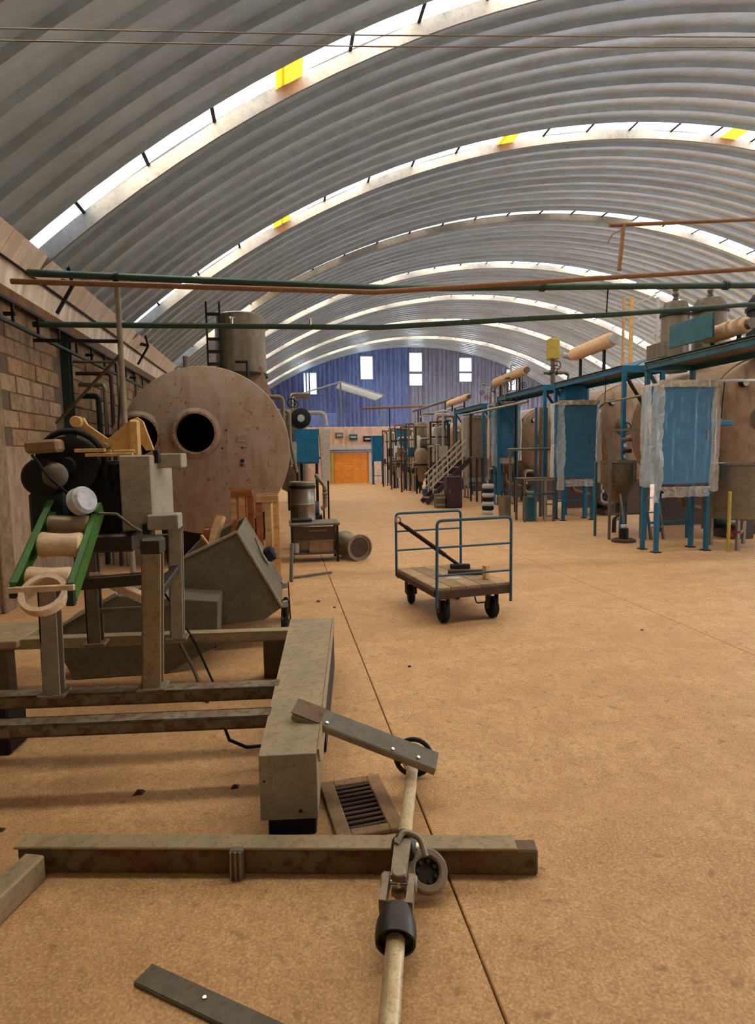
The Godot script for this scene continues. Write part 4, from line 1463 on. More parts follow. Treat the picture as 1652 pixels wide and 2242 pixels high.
	# slotted cover lying on the floor
	t = thing("slotted_cover", "square slotted floor cover lying beside the box beam", "cover", V(0.31, 0, -2.62))
	var o := V(0.302, 0.0, -2.64)
	var bs := Basis(Vector3.UP, 0.10)
	for s in [-1.0, 1.0]:
		st = S()
		box(st, o + bs * V(s * 0.115, 0.012, 0), V(0.065, 0.02, 0.45), bs, 0.004)
		part(t, "border", st, "card")
		st = S()
		box(st, o + bs * V(0, 0.012, s * 0.20), V(0.165, 0.02, 0.05), bs, 0.004)
		part(t, "border", st, "card")
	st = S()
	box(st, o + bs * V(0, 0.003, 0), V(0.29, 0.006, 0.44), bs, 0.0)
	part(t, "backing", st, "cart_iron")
	for k in 10:
		st = S()
		box(st, o + bs * V(0, 0.013, -0.16 + 0.0355 * k), V(0.165, 0.012, 0.017), bs * Basis(Vector3.UP, 0.04), 0.003)
		part(t, "slat", st, "cart_iron")
	# flat strip by the camera
	t = thing("flat_strip", "olive steel strip with one rivet lying alone on the bare floor", "strip", V(-0.2, 0, -1.72))
	st = S()
	var s0 := V(-0.47, 0.012, -1.855)
	var s1 := V(0.05, 0.012, -1.50)
	var sw := (s1 - s0).normalized().cross(Vector3.UP) * 0.036
	plate(st, s0 - sw, s0 + sw, s1 + sw, s1 - sw, 0.006)
	part(t, "web", st, "olive")
	for s in [-1.0, 1.0]:
		st = S()
		plate(st, s0 + sw * s, s1 + sw * s, s1 + sw * s - V(0, 0.012, 0), s0 + sw * s - V(0, 0.012, 0), 0.005)
		part(t, "lip", st, "olive")
	st = S()
	rod(st, V(-0.272, 0.012, -1.728), V(-0.272, 0.02, -1.728), 0.007, 10)
	part(t, "rivet", st, "bright_steel")
	# crumbs of concrete
	var spots := [[-0.72, -2.95, 0.02], [-0.27, -2.92, 0.016], [-1.25, -2.75, 0.014], [0.9, -4.4, 0.012], [2.3, -6.9, 0.016], [0.35, -6.6, 0.02], [0.5, -6.3, 0.014], [3.1, -4.9, 0.012]]
	for i in spots.size():
		var p: Array = spots[i]
		t = thing("concrete_crumb", ["small concrete crumb on the floor between the steel rails", "small concrete crumb on the open floor"][0 if i < 3 else 1], "rubble", V(p[0], 0, p[1]), 0.0, "crumbs between the rails" if i < 3 else "crumbs on the open floor")
		st = S()
		hexa(st, [V(p[0] - p[2] * 1.4, 0, p[1] + p[2]), V(p[0] + p[2], 0, p[1] + p[2] * 0.8), V(p[0] + p[2] * 1.3, 0, p[1] - p[2]), V(p[0] - p[2], 0, p[1] - p[2] * 0.7), V(p[0] - p[2] * 0.6, p[2] * 0.8, p[1] + p[2] * 0.5), V(p[0] + p[2] * 0.5, p[2], p[1] + p[2] * 0.4), V(p[0] + p[2] * 0.7, p[2] * 0.7, p[1] - p[2] * 0.5), V(p[0] - p[2] * 0.5, p[2] * 0.9, p[1] - p[2] * 0.3)])
		part(t, "lump", st, "cart_iron")

# ---------------------------------------------------------------- platform cart
func hoop(t: Node3D, z: float, w: float, y0: float, y1: float, lean: float) -> void:
	var st := S()
	tube(st, path([V(-w / 2, y0, z), V(-w / 2 + lean, y1, z), V(w / 2 + lean * 0.3, y1, z), V(w / 2, y0, z)], 0.05), 0.014, 10)
	var h := part(t, "rail_hoop", st, "cart_blue")
	for k in 2:
		st = S()
		var y := lerpf(y0 + 0.08, y1, [0.3, 0.66][k])
		tube(st, [V(-w / 2 + 0.006, y, z), V(w / 2 - 0.006, y, z)], 0.010, 8)
		part(h, "rail", st, "cart_blue")

func build_cart() -> void:
	var t := thing("platform_cart", "blue-railed platform cart with a worn wooden deck standing in the aisle", "cart", V(1.65, 0, -5.97), 8.9)
	own()
	var w := 0.76
	var l := 1.06
	for k in 5:
		var st := S()
		box(st, V(-w / 2 + w * (k + 0.5) / 5, 0.345, 0), V(w / 5 - 0.006, 0.028, l), Basis(), 0.004)
		part(t, "deck_plank", st, ["deck_wood", "deck_wood_b", "deck_wood", "deck_wood_b", "deck_wood"][k])
	for s in [-1.0, 1.0]:
		var st := S()
		bar(st, V(s * w / 2, 0.305, -l / 2), V(s * w / 2, 0.305, l / 2), 0.04, 0.06, 0.005)
		part(t, "side_iron", st, "cart_iron")
		st = S()
		bar(st, V(-w / 2, 0.295, s * l / 2), V(w / 2, 0.295, s * l / 2), 0.04, 0.08, 0.005)
		part(t, "end_iron", st, "cart_iron")
	hoop(t, -l / 2 - 0.01, w, 0.3, 0.95, 0.0)
	hoop(t, l / 2 + 0.02, w, 0.18, 0.98, 0.01)
	for p in [[-0.26, 0.42, 0.0], [0.25, 0.42, 0.0], [-0.27, -0.40, 0.25], [0.27, -0.40, 0.25]]:
		var wc := V(p[0], 0.105, p[1])
		var ax := V(1, 0, p[2])
		var st := S()
		lathe(st, [Vector2(0.02, -0.035), Vector2(0.085, -0.035), Vector2(0.105, -0.018), Vector2(0.105, 0.018), Vector2(0.085, 0.035), Vector2(0.02, 0.035)], 24, axis(wc, wc + ax))
		var wh := part(t, "wheel", st, "rubber")
		st = S()
		for s in [-1.0, 1.0]:
			bar(st, wc + ax.normalized() * s * 0.048, wc + ax.normalized() * s * 0.048 + V(0, 0.17, 0), 0.012, 0.07, 0.002)
		bar(st, wc + V(0, 0.16, 0) - ax * 0.05, wc + V(0, 0.16, 0) + ax * 0.05, 0.07, 0.015, 0.002)
		part(wh, "fork", st, "cart_iron")
		st = S()
		rod(st, wc - ax.normalized() * 0.055, wc + ax.normalized() * 0.055, 0.014, 10)
		part(wh, "axle", st, "steel_dull")
	var st := S()
	tube(st, path([V(0.02, 0.27, l / 2 - 0.03), V(0.04, 0.18, l / 2 - 0.02), V(0.16, 0.18, l / 2 - 0.02), V(0.2, 0.27, l / 2 - 0.03)], 0.02), 0.007, 8)
	part(t, "step_loop", st, "iron")
	# tow bar laid from the far hoop down onto the deck
	var t2 := thing("tow_bar", "rusty tow bar laid slanting across the blue-railed cart", "tow bar", V(1.65, 0, -5.97), 8.9)
	own()
	st = S()
	tube(st, [V(-0.36, 0.86, -0.50), V(0.16, 0.45, -0.30), V(0.22, 0.40, -0.26)], 0.018, 10)
	part(t2, "rod", st, "iron")
	st = S()
	ring(st, axis(V(-0.37, 0.885, -0.50), V(-0.37, 0.885, 0.5)), 0.03, 0.01, 18, 8)
	part(t2, "eye", st, "ring_steel")
	st = S()
	bar(st, V(-0.30, 0.815, -0.48), V(0.10, 0.5, -0.33), 0.035, 0.045, 0.005)
	part(t2, "sleeve", st, "cart_iron")
	st = S()
	bar(st, V(0.13, 0.385, -0.27), V(0.33, 0.385, -0.22), 0.06, 0.05, 0.006)
	part(t2, "hinge", st, "iron")
	t2 = thing("timber_batten", "dark timber batten lying on the deck of the blue-railed cart", "timber", V(1.65, 0.36, -5.97), 8.9)
	inv = Transform3D(Basis(), V(0, -0.36, 0))
	st = S()
	bar(st, V(-0.02, 0.384, 0.0), V(0.33, 0.384, 0.12), 0.06, 0.05, 0.005)
	part(t2, "board", st, "cart_iron")
	t2 = thing("small_carton", "small yellowish carton standing on the deck of the blue-railed cart", "carton", V(1.65, 0.36, -5.97), 8.9)
	inv = Transform3D(Basis(), V(0, -0.36, 0))
	st = S()
	box(st, V(0.235, 0.422, 0.33), V(0.055, 0.125, 0.05), Basis(Vector3.UP, 0.3), 0.004)
	part(t2, "body", st, "yellow")
	st = S()
	box(st, V(0.235, 0.487, 0.33), V(0.057, 0.008, 0.052), Basis(Vector3.UP, 0.3), 0.002)
	part(t2, "lid", st, "wood_pale")
	t2 = thing("paper_scrap", "pale scrap of paper on the wooden deck of the cart", "paper", V(1.65, 0.36, -5.97), 8.9)
	inv = Transform3D(Basis(), V(0, -0.36, 0))
	st = S()
	plate(st, V(-0.12, 0.363, 0.15), V(0.02, 0.365, 0.18), V(0.0, 0.362, 0.23), V(-0.13, 0.364, 0.2), 0.003)
	part(t2, "sheet", st, "white_paint")

# ---------------------------------------------------------------- dye house along the other side
func pipe(t: Node3D, called: String, pts: Array, r: float, m: String, rb := 0.08) -> void:
	var st := S()
	tube(st, path(pts, rb) if pts.size() > 2 else pts, r, 8)
	part(t, called, st, m)

func flange(t: Node3D, p: Vector3, dir: Vector3, r: float, m := "steel_dull") -> void:
	var st := S()
	lathe(st, [Vector2(r * 0.5, -0.03), Vector2(r, -0.03), Vector2(r, 0.03), Vector2(r * 0.5, 0.03)], 14, axis(p, p + dir))
	part(t, "flange", st, m)

func handwheel(t: Node3D, p: Vector3, dir: Vector3, r: float, m := "valve_red") -> void:
	var st := S()
	ring(st, axis(p, p + dir), r, r * 0.14, 18, 6)
	rod(st, p - dir.normalized() * 0.1, p + dir.normalized() * 0.02, r * 0.16, 8)
	var xf := axis(p, p + dir)
	for k in 3:
		bar(st, p, p + (xf.basis.x * cos(TAU * k / 3) + xf.basis.z * sin(TAU * k / 3)) * r, r * 0.15, r * 0.1, 0.0)
	part(t, "handwheel", st, m)

func valve(t: Node3D, p: Vector3, dir: Vector3, m := "greasy") -> void:
	var st := S()
	lathe(st, [Vector2(0, -0.1), Vector2(0.06, -0.1), Vector2(0.06, -0.075), Vector2(0.04, -0.06), Vector2(0.065, 0), Vector2(0.04, 0.06), Vector2(0.06, 0.075), Vector2(0.06, 0.1), Vector2(0, 0.1)], 14, axis(p, p + dir))
	part(t, "valve", st, m)

# crumpled wrapping: a sheet of w by h with folds, standing in the plane of u and up
func crumple(t: Node3D, o: Vector3, u: Vector3, n: Vector3, w: float, h: float, amp: float, sd: int, m := "film_crumpled", called := "crumpled_wrap", bulge := 0.0) -> void:
	var r := RandomNumberGenerator.new()
	r.seed = sd
	var cu := maxi(3, int(w / 0.04))
	var cv := maxi(6, int(h / 0.05))
	var fold := []
	for i in cu + 1:
		fold.append(r.randf_range(-amp, amp))
	var g := []
	for j in cv + 1:
		var row := []
		for i in cu + 1:
			fold[i] = clampf(fold[i] + r.randf_range(-0.35, 0.35) * amp, -amp, amp)
			var edge := 0.9 if (i == 0 or i == cu or j == 0) else 0.5
			var f := float(j) / cv
			var wide := 1.0 + bulge * sin(f * PI * 0.9 + 0.25) + bulge * 0.5 * sin(f * 11.0 + sd)
			row.append(o + u * (w * (float(i) / cu - 0.5) * wide + w * 0.5 + r.randf_range(-0.3, 0.3) * w / cu * edge) + Vector3.UP * (h * j / cv + r.randf_range(-0.3, 0.3) * h / cv * edge) + n * fold[i])
		g.append(row)
	var st := S()
	for j in cv:
		for i in cu:
			tri(st, g[j][i], g[j][i + 1], g[j + 1][i + 1])
			tri(st, g[j][i], g[j + 1][i + 1], g[j + 1][i])
	part(t, called, st, m)

func cabinet(label: String, x0: float, x1: float, z: float, y0: float, y1: float, inset: float, m: String, wrap: bool, sd: int) -> Node3D:
	var t := thing("control_cabinet", label, "cabinet", V((x0 + x1) / 2, 0, z - 0.2), 0.0, "control cabinets on legs")
	var st := S()
	var d := 0.42
	hexa(st, [V(x0 + inset, y0, z), V(x1 - inset, y0, z), V(x1 - inset, y0, z - d), V(x0 + inset, y0, z - d), V(x0, y1, z), V(x1, y1, z), V(x1, y1, z - d), V(x0, y1, z - d)])
	part(t, "housing", st, m)
	st = S()
	plate(st, V(x0 + inset + 0.03, y0 + 0.04, z + 0.008), V(x1 - inset - 0.03, y0 + 0.04, z + 0.008), V(x1 - 0.03, y1 - 0.05, z + 0.008), V(x0 + 0.03, y1 - 0.05, z + 0.008), 0.014)
	var dr := part(t, "door", st, m)
	st = S()
	bar(st, V(x1 - inset - 0.1, (y0 + y1) / 2 - 0.07, z + 0.025), V(x1 - inset - 0.1, (y0 + y1) / 2 + 0.07, z + 0.025), 0.02, 0.02, 0.003)
	part(dr, "handle", st, "steel")
	st = S()
	box(st, V((x0 + x1) / 2, y1 + 0.02, z - d / 2), V(x1 - x0 + 0.05, 0.04, d + 0.05), Basis(), 0.008)
	part(t, "cap", st, "cream" if wrap else m)
	for x in [x0 + inset + 0.03, x1 - inset - 0.03]:
		for zz in [z - 0.03, z - d + 0.03]:
			st = S()
			bar(st, V(x, 0, zz), V(x, y0 + 0.02, zz), 0.06, 0.06, 0.005)
			var lg := part(t, "leg", st, "blue_leg" if m == "blue" else m)
			st = S()
			box(st, V(x, 0.008, zz), V(0.12, 0.016, 0.12), Basis(), 0.003)
			part(lg, "foot_plate", st, "iron")
	st = S()
	bar(st, V(x0 + inset + 0.03, 0.42, z - d + 0.03), V(x1 - inset - 0.03, 0.42, z - d + 0.03), 0.035, 0.035, 0.003)
	part(t, "stretcher", st, "blue_leg" if m == "blue" else m)
	if wrap:
		# clear film hangs loosely round the cabinet, bunched along the edges
		crumple(t, V(x0 + inset * 0.5, y0 - 0.06, z + 0.035), V(1, 0, 0), V(0, 0, 1), x1 - x0 - inset, y1 - y0 + 0.06, 0.006, sd + 7, "film", "wrap_front")
		crumple(t, V(x0 + inset * 0.5 - 0.12, y0 - 0.28, z + 0.05), V(1, 0, 0), V(0, 0, 1), 0.15, y1 - y0 + 0.3, 0.04, sd, "film_crumpled", "crumpled_wrap", 0.35)
		crumple(t, V(x0 - 0.05, y0 - 0.05, z - 0.34), V(-0.1, 0, 0.38).normalized(), V(-1, 0, -0.2), 0.38, y1 - y0 + 0.07, 0.03, sd + 1)
		crumple(t, V(x1 - inset * 0.5 - 0.03, y0 - 0.12, z + 0.05), V(1, 0, 0), V(0, 0, 1), 0.10, y1 - y0 + 0.1, 0.03, sd + 2, "film_crumpled", "crumpled_wrap", 0.4)
		crumple(t, V(x0 + inset, y0 - 0.2, z + 0.05), V(1, 0, 0), V(0, 0, 1), x1 - x0 - 2 * inset, 0.16, 0.03, sd + 3, "film_crumpled", "crumpled_wrap", -0.12)
		crumple(t, V(x0 - 0.03, y1 - 0.02, z + 0.05), V(1, 0, 0), V(0, 0, 1), x1 - x0 + 0.06, 0.1, 0.02, sd + 4, "cream", "wrap_top")
	return t

func vessel(label: String, c: Vector3, r: float, l: float, sd: int) -> Node3D:
	var rr := RandomNumberGenerator.new()
	rr.seed = sd
	var t := thing("dye_vessel", label, "vessel", V(c.x, 0, c.z - l / 2), 0.0, "dye vessels in a row")
	var st := S()
	var pr := [Vector2(0, 0.30)]
	for k in range(1, 7):
		var a := k / 6.0 * PI / 2
		pr.append(Vector2(r * sin(a), 0.30 * cos(a)))
	pr.append_array([Vector2(r, -0.05), Vector2(r + 0.02, -0.05), Vector2(r + 0.02, -0.12), Vector2(r, -0.12), Vector2(r, -l + 0.3), Vector2(r * 0.8, -l + 0.1), Vector2(0, -l)])
	pr.reverse()
	lathe(st, pr, 44, axis(c, c + V(0, 0, 1)))
	part(t, "shell", st, "tank_tan")
	for z in [c.z - 0.4, c.z - l + 0.6]:
		st = S()
		box(st, V(c.x, (c.y - r) / 2 + 0.06, z), V(r * 1.3, c.y - r + 0.12, 0.16), Basis(), 0.01)
		part(t, "saddle", st, "cart_iron")
	# loading door low on the front, gauge and ports
	var dz := c.z + 0.30
	st = S()
	lathe(st, [Vector2(0, 0.05), Vector2(0.2, 0.04), Vector2(0.27, 0.0), Vector2(0.30, 0.0), Vector2(0.30, -0.1)], 30, axis(V(c.x - 0.35, c.y + 0.1, dz - 0.05), V(c.x - 0.45, c.y + 0.1, dz + 1)))
	var dr := part(t, "loading_door", st, "steel_dull")
	handwheel(dr, V(c.x - 0.36, c.y + 0.1, dz + 0.1), V(-0.1, 0, 1), 0.1, "iron")
	pipe(t, "drain_pipe", [V(c.x - 0.5, c.y - r * 0.8, c.z), V(c.x - 0.9, c.y - r * 0.8, c.z + 0.2), V(c.x - 0.9, 0.3, c.z + 0.2), V(c.x - 0.6, 0.3, c.z + 0.2)], 0.06, "steel_dull", 0.15)
	pipe(t, "feed_pipe", [V(c.x - r * 0.75, c.y + 0.7, c.z - 0.3), V(c.x - r - 0.2, c.y + 0.7, c.z - 0.3), V(c.x - r - 0.2, 0.6, c.z - 0.3), V(c.x - r * 0.5, 0.4, c.z - 0.3)], 0.05, "rust_pipe", 0.12)
	pipe(t, "steam_pipe", [V(c.x - r * 0.7, c.y + 0.7, c.z - 0.1), V(c.x - r - 0.05, c.y + 0.7, c.z + 0.1), V(c.x - r - 0.05, 0.2, c.z + 0.1)], 0.035, "steel_dull", 0.1)
	for k in 3:
		valve(t, V(c.x - r - 0.2, 1.0 + 0.5 * k, c.z - 0.3), V(0, 1, 0), ["greasy", "teal", "iron"][k])
		handwheel(t, V(c.x - r - 0.2, 1.0 + 0.5 * k, c.z - 0.14), V(0, 0, 1), 0.07, ["valve_red", "iron", "valve_red"][(k + sd) % 3])
	flange(t, V(c.x - r - 0.2, 2.3, c.z - 0.3), V(0, 1, 0), 0.09)
	flange(t, V(c.x - 0.9, 0.6, c.z + 0.2), V(0, 1, 0), 0.1)
	# circulation pump at its foot
	st = S()
	rod(st, V(c.x - 0.55, 0.32, c.z + 0.05), V(c.x - 0.55, 0.32, c.z - 0.5), 0.17, 22)
	var pu := part(t, "pump_motor", st, "teal" if sd % 2 else "iron")
	st = S()
	rod(st, V(c.x - 0.55, 0.32, c.z + 0.2), V(c.x - 0.55, 0.32, c.z + 0.04), 0.22, 24)
	part(pu, "volute", st, "greasy")
	st = S()
	box(st, V(c.x - 0.55, 0.07, c.z - 0.15), V(0.4, 0.14, 0.7), Basis(), 0.01)
	part(pu, "plinth", st, "cart_iron")
	# gauge
	st = S()
	rod(st, V(c.x - r * 0.55, c.y + r * 0.6, c.z + 0.15), V(c.x - r * 0.55, c.y + r * 0.6, c.z + 0.26), 0.07, 18)
	var ga := part(t, "gauge", st, "iron")
	st = S()
	rod(st, V(c.x - r * 0.55, c.y + r * 0.6, c.z + 0.258), V(c.x - r * 0.55, c.y + r * 0.6, c.z + 0.264), 0.058, 18)
	part(ga, "dial", st, "white_paint")
	return t

func platform(label: String, x0: float, x1: float, z0: float, z1: float, y: float, m: String) -> Node3D:
	var t := thing("service_platform", label, "platform", V((x0 + x1) / 2, 0, (z0 + z1) / 2), 0.0, "service platforms")
	var st := S()
	box(st, V((x0 + x1) / 2, y, (z0 + z1) / 2), V(x1 - x0, 0.02, absf(z0 - z1)), Basis(), 0.003)
	part(t, "deck", st, "steel_dull")
	for x in [x0, x1]:
		st = S()
		channel(st, V(x, y - 0.03, z0), V(x, y - 0.03, z1), 0.05, 0.13, 0.01, "tbl" if x == x0 else "tbr")
		part(t, "edge_beam", st, m)
	for z in [z0, z1]:
		st = S()
		bar(st, V(x0, y - 0.03, z), V(x1, y - 0.03, z), 0.05, 0.13, 0.004)
		part(t, "end_beam", st, m)
	for x in [x0 + 0.05, x1]:
		for z in [z0, z1]:
			st = S()
			bar(st, V(x, 0, z), V(x, y - 0.08, z), 0.07, 0.07, 0.004)
			part(t, "leg", st, m)
	for z in [z0 - 0.02, z1]:
		st = S()
		bar(st, V(x0 + 0.05, y - 0.1, z), V(x0 + 0.5, y - 0.75, z), 0.05, 0.05, 0.004)
		part(t, "brace", st, "iron" if z != z1 else m)
	return t

func build_right() -> void:
	cabinet("large blue cabinet on four blue legs, wrapped in crumpled clear film, beside the stainless cylinder", 5.60, 6.50, -8.56, 1.05, 2.52, 0.0, "blue", true, 11)
	cabinet("film-wrapped blue cabinet between the dosing stand and the small grey work stand", 6.12, 7.05, -13.0, 0.97, 2.60, 0.09, "blue", true, 21)
	cabinet("narrow-footed blue cabinet trailing a long strip of film, above the steel bucket", 6.18, 7.02, -17.5, 1.42, 2.93, 0.13, "blue", true, 31)
	cabinet("brownish unpainted cabinet half wrapped in film, behind the stair with pale handrails", 6.25, 7.03, -20.4, 0.74, 2.72, 0.03, "tank", true, 41)
	cabinet("small blue cabinet far down the row, beyond the tall column vessels", 5.47, 6.2, -29.0, 1.28, 2.66, 0.03, "blue", false, 51)
	cabinet("small bright blue cabinet close to the orange shutter", 4.58, 5.17, -31.0, 1.17, 2.42, 0.02, "blue", false, 61)
	vessel("tan dished vessel behind the large film-wrapped blue cabinet and the stainless cylinder", V(8.42, 1.95, -9.7), 1.2, 2.6, 1)
	vessel("tan dished vessel behind the dosing stand", V(8.38, 2.0, -13.9), 1.15, 2.6, 2)
	vessel("tan dished vessel behind the small grey work stand", V(8.28, 1.85, -18.3), 1.1, 2.6, 3)
	vessel("tan dished vessel behind the brownish cabinet, by the stair", V(8.28, 1.85, -21.8), 1.1, 2.6, 4)
	vessel("tan dished vessel farthest down the row, beyond the column vessels", V(7.9, 1.8, -25.2), 1.1, 2.6, 5)
	var t := platform("teal service platform over the large film-wrapped blue cabinet", 6.2, 7.1, -6.6, -9.9, 3.02, "teal")
	var st := S()
	box(st, V(6.2, 3.35, -8.72), V(0.04, 0.36, 1.0), Basis(), 0.006)
	part(t, "kick_panel", st, "teal")
	st = S()
	box(st, V(6.22, 3.2, -9.6), V(0.04, 0.25, 0.55), Basis(), 0.006)
	part(t, "kick_panel", st, "steel_dull")
	st = S()
	box(st, V(6.4, 3.2, -7.0), V(0.5, 0.22, 0.6), Basis(), 0.01)
	part(t, "tray", st, "blue")
	t = platform("blue service platform with a sloping panel over the dosing stand", 6.3, 7.12, -10.8, -13.7, 3.1, "blue_leg")
	st = S()
	plate(st, V(6.3, 3.0, -10.8), V(6.3, 3.0, -12.2), V(6.9, 3.28, -12.2), V(6.9, 3.28, -10.8), 0.015)
	part(t, "sloping_panel", st, "blue_leg")
	st = S()
	box(st, V(6.7, 2.9, -13.6), V(0.5, 0.32, 0.3), Basis(), 0.01)
	part(t, "hanging_box", st, "blue")
	t = platform("blue service platform over the narrow-footed cabinet", 6.25, 6.85, -14.2, -17.4, 3.12, "blue_leg")
	st = S()
	plate(st, V(6.25, 3.02, -14.2), V(6.25, 3.02, -16.2), V(6.9, 3.24, -16.2), V(6.9, 3.24, -14.2), 0.015)
	part(t, "sloping_panel", st, "blue_leg")
	t = platform("blue service platform beyond the brownish cabinet", 6.3, 6.95, -18.9, -22.0, 3.05, "blue_leg")
	# padded ducts on the platforms
	var ducts := [[V(6.45, 3.72, -11.4), V(6.4, 3.66, -12.95), 0.15, "fat padded peach duct above the dosing stand"], [V(6.45, 3.70, -15.7), V(6.4, 3.62, -18.0), 0.13, "padded peach duct above the narrow-footed blue cabinet"], [V(6.5, 3.30, -7.9), V(6.42, 3.26, -8.7), 0.125, "short padded duct resting on the teal platform"], [V(6.4, 3.45, -20.6), V(6.4, 3.42, -23.2), 0.12, "long pale padded duct above the brownish cabinet"]]
	for k in 4:
		var d: Array = ducts[k]
		t = thing("padded_duct", d[3], "duct", V(d[0].x, d[1].y - 0.4, d[0].z), 0.0, "padded ducts")
		var a: Vector3 = d[0]
		var b: Vector3 = d[1]
		var l := a.distance_to(b)
		var r: float = d[2]
		st = S()
		var pr := [Vector2(0, 0), Vector2(r * 0.5, 0), Vector2(r * 0.85, 0.03)]
		for i in 7:
			pr.append(Vector2(r * (1.0 if i % 2 else 0.93), 0.06 + (l - 0.12) * i / 6.0))
		pr.append_array([Vector2(r * 0.85, l - 0.03), Vector2(r * 0.5, l), Vector2(0, l)])
		lathe(st, pr, 24, axis(a, b))
		part(t, "padding", st, "cotton")
		st = S()
		lathe(st, [Vector2(0, -0.06), Vector2(r * 0.62, -0.06), Vector2(r * 0.62, 0.01)], 20, axis(a, b))
		part(t, "end_cap", st, "white_paint" if k == 0 else "steel_dull")
		for f in [0.2, 0.8]:
			var p := a.lerp(b, f)
			st = S()
			bar(st, V(p.x, 3.03 if k == 2 else 3.1, p.z), V(p.x, p.y - r * 0.8, p.z), 0.05, 0.05, 0.004)
			part(t, "support", st, "iron")
	# tall steel vessels on the platforms
	var tops := [[7.62, -11.2, 0.25, 4.42, "steel_dull", "slim stainless column on the platform, beside a wider one"], [8.36, -11.2, 0.31, 4.5, "steel_dull", "wide stainless column on top of the tan vessel"], [8.15, -9.4, 0.36, 4.15, "iron", "dark round tank on top of the tan vessel behind the teal platform"]]
	for k in 3:
		var p: Array = tops[k]
		var base: float = [3.06, 3.16, 3.16][k]
		t = thing("column_tank", p[5], "tank", V(p[0], base, p[1]), 0.0, "tanks above the platforms")
		st = S()
		var h: float = p[3] - base
		lathe(st, [Vector2(0, 0), Vector2(p[2], 0), Vector2(p[2], h - 0.15), Vector2(p[2] * 0.8, h - 0.04), Vector2(p[2] * 0.3, h), Vector2(0, h)], 30, Transform3D(Basis(), V(p[0], base, p[1])))
		part(t, "shell", st, p[4])
		st = S()
		lathe(st, [Vector2(p[2], 0), Vector2(p[2] + 0.03, 0), Vector2(p[2] + 0.03, 0.05), Vector2(p[2], 0.05)], 30, Transform3D(Basis(), V(p[0], p[3] - 0.3, p[1])))
		part(t, "band", st, "iron")
		pipe(t, "top_pipe", [V(p[0], p[3] - 0.02, p[1]), V(p[0], p[3] + 0.25, p[1]), V(p[0] - 0.35, p[3] + 0.25, p[1] + 0.05)], 0.03, "steel", 0.07)
		valve(t, V(p[0], p[3] + 0.12, p[1]), V(0, 1, 0), "steel_dull")
	# pale guard posts with diagonals on the platform
	t = thing("guard_rail", "pale yellow guard posts with thin diagonals above the blue platform", "railing", V(8.4, 3.1, -14.0))
	for p in [[8.18, 0.05, "wood_pale"], [8.38, 0.09, "yellow"], [9.06, 0.07, "white_paint"]]:
		st = S()
		bar(st, V(p[0], 3.05, -14.0), V(p[0], 5.2, -14.0), p[1], 0.04, 0.003)
		part(t, "post", st, p[2])
	for p in [[8.4, 4.55, 8.95, 4.9], [8.4, 4.0, 9.0, 4.35], [8.4, 5.0, 9.0, 5.25]]:
		st = S()
		bar(st, V(p[0], p[1], -14.0), V(p[2], p[3], -14.0), 0.03, 0.03, 0.003)
		part(t, "diagonal", st, "white_paint")
	t = thing("actuator_box", "yellow actuator box on a cluster of valves above the blue platform", "actuator", V(6.55, 3.13, -14.3))
	st = S()
	box(st, V(6.55, 4.0, -14.3), V(0.26, 0.5, 0.25), Basis(), 0.03)
	part(t, "housing", st, "yellow_box")
	st = S()
	rod(st, V(6.55, 3.13, -14.3), V(6.55, 3.8, -14.3), 0.06, 14)
	part(t, "stem", st, "steel_dull")
	valve(t, V(6.55, 3.45, -14.3), V(1, 0, 0), "greasy")
	handwheel(t, V(6.55, 3.6, -14.1), V(0, 0, 1), 0.1, "valve_red")
	pipe(t, "branch", [V(6.3, 3.45, -14.3), V(6.95, 3.45, -14.3), V(6.95, 3.15, -14.3)], 0.045, "steel", 0.08)
	st = S()
	rod(st, V(6.74, 3.86, -14.2), V(6.98, 3.80, -14.2), 0.07, 14)
	part(t, "cylinder", st, "white_paint")
	for k in 3:
		var x := 6.5 + 0.28 * k
		var z := -16.6 - 1.9 * k
		t = thing("valve_stand", ["cluster of valves and risers beside the padded duct over the narrow-footed cabinet", "cluster of valves and risers on the platform beyond the narrow-footed cabinet", "cluster of valves and risers above the brownish cabinet"][k], "valves", V(x, 3.13, z), 0.0, "valve clusters")
		for i in 4:
			var xx := x - 0.3 + 0.17 * i
			pipe(t, "riser", [V(xx, 3.0, z), V(xx, 3.6 + 0.12 * ((i * 3 + k) % 4), z), V(xx + 0.14, 3.6 + 0.12 * ((i * 3 + k) % 4), z)], 0.03, ["steel", "white_paint", "rust_pipe", "steel_dull"][i], 0.05)
			handwheel(t, V(xx, 3.4 + 0.08 * ((i + k) % 3), z + 0.1), V(0, 0, 1), 0.07, ["iron", "valve_red", "steel", "iron"][i])
	build_right_floor()

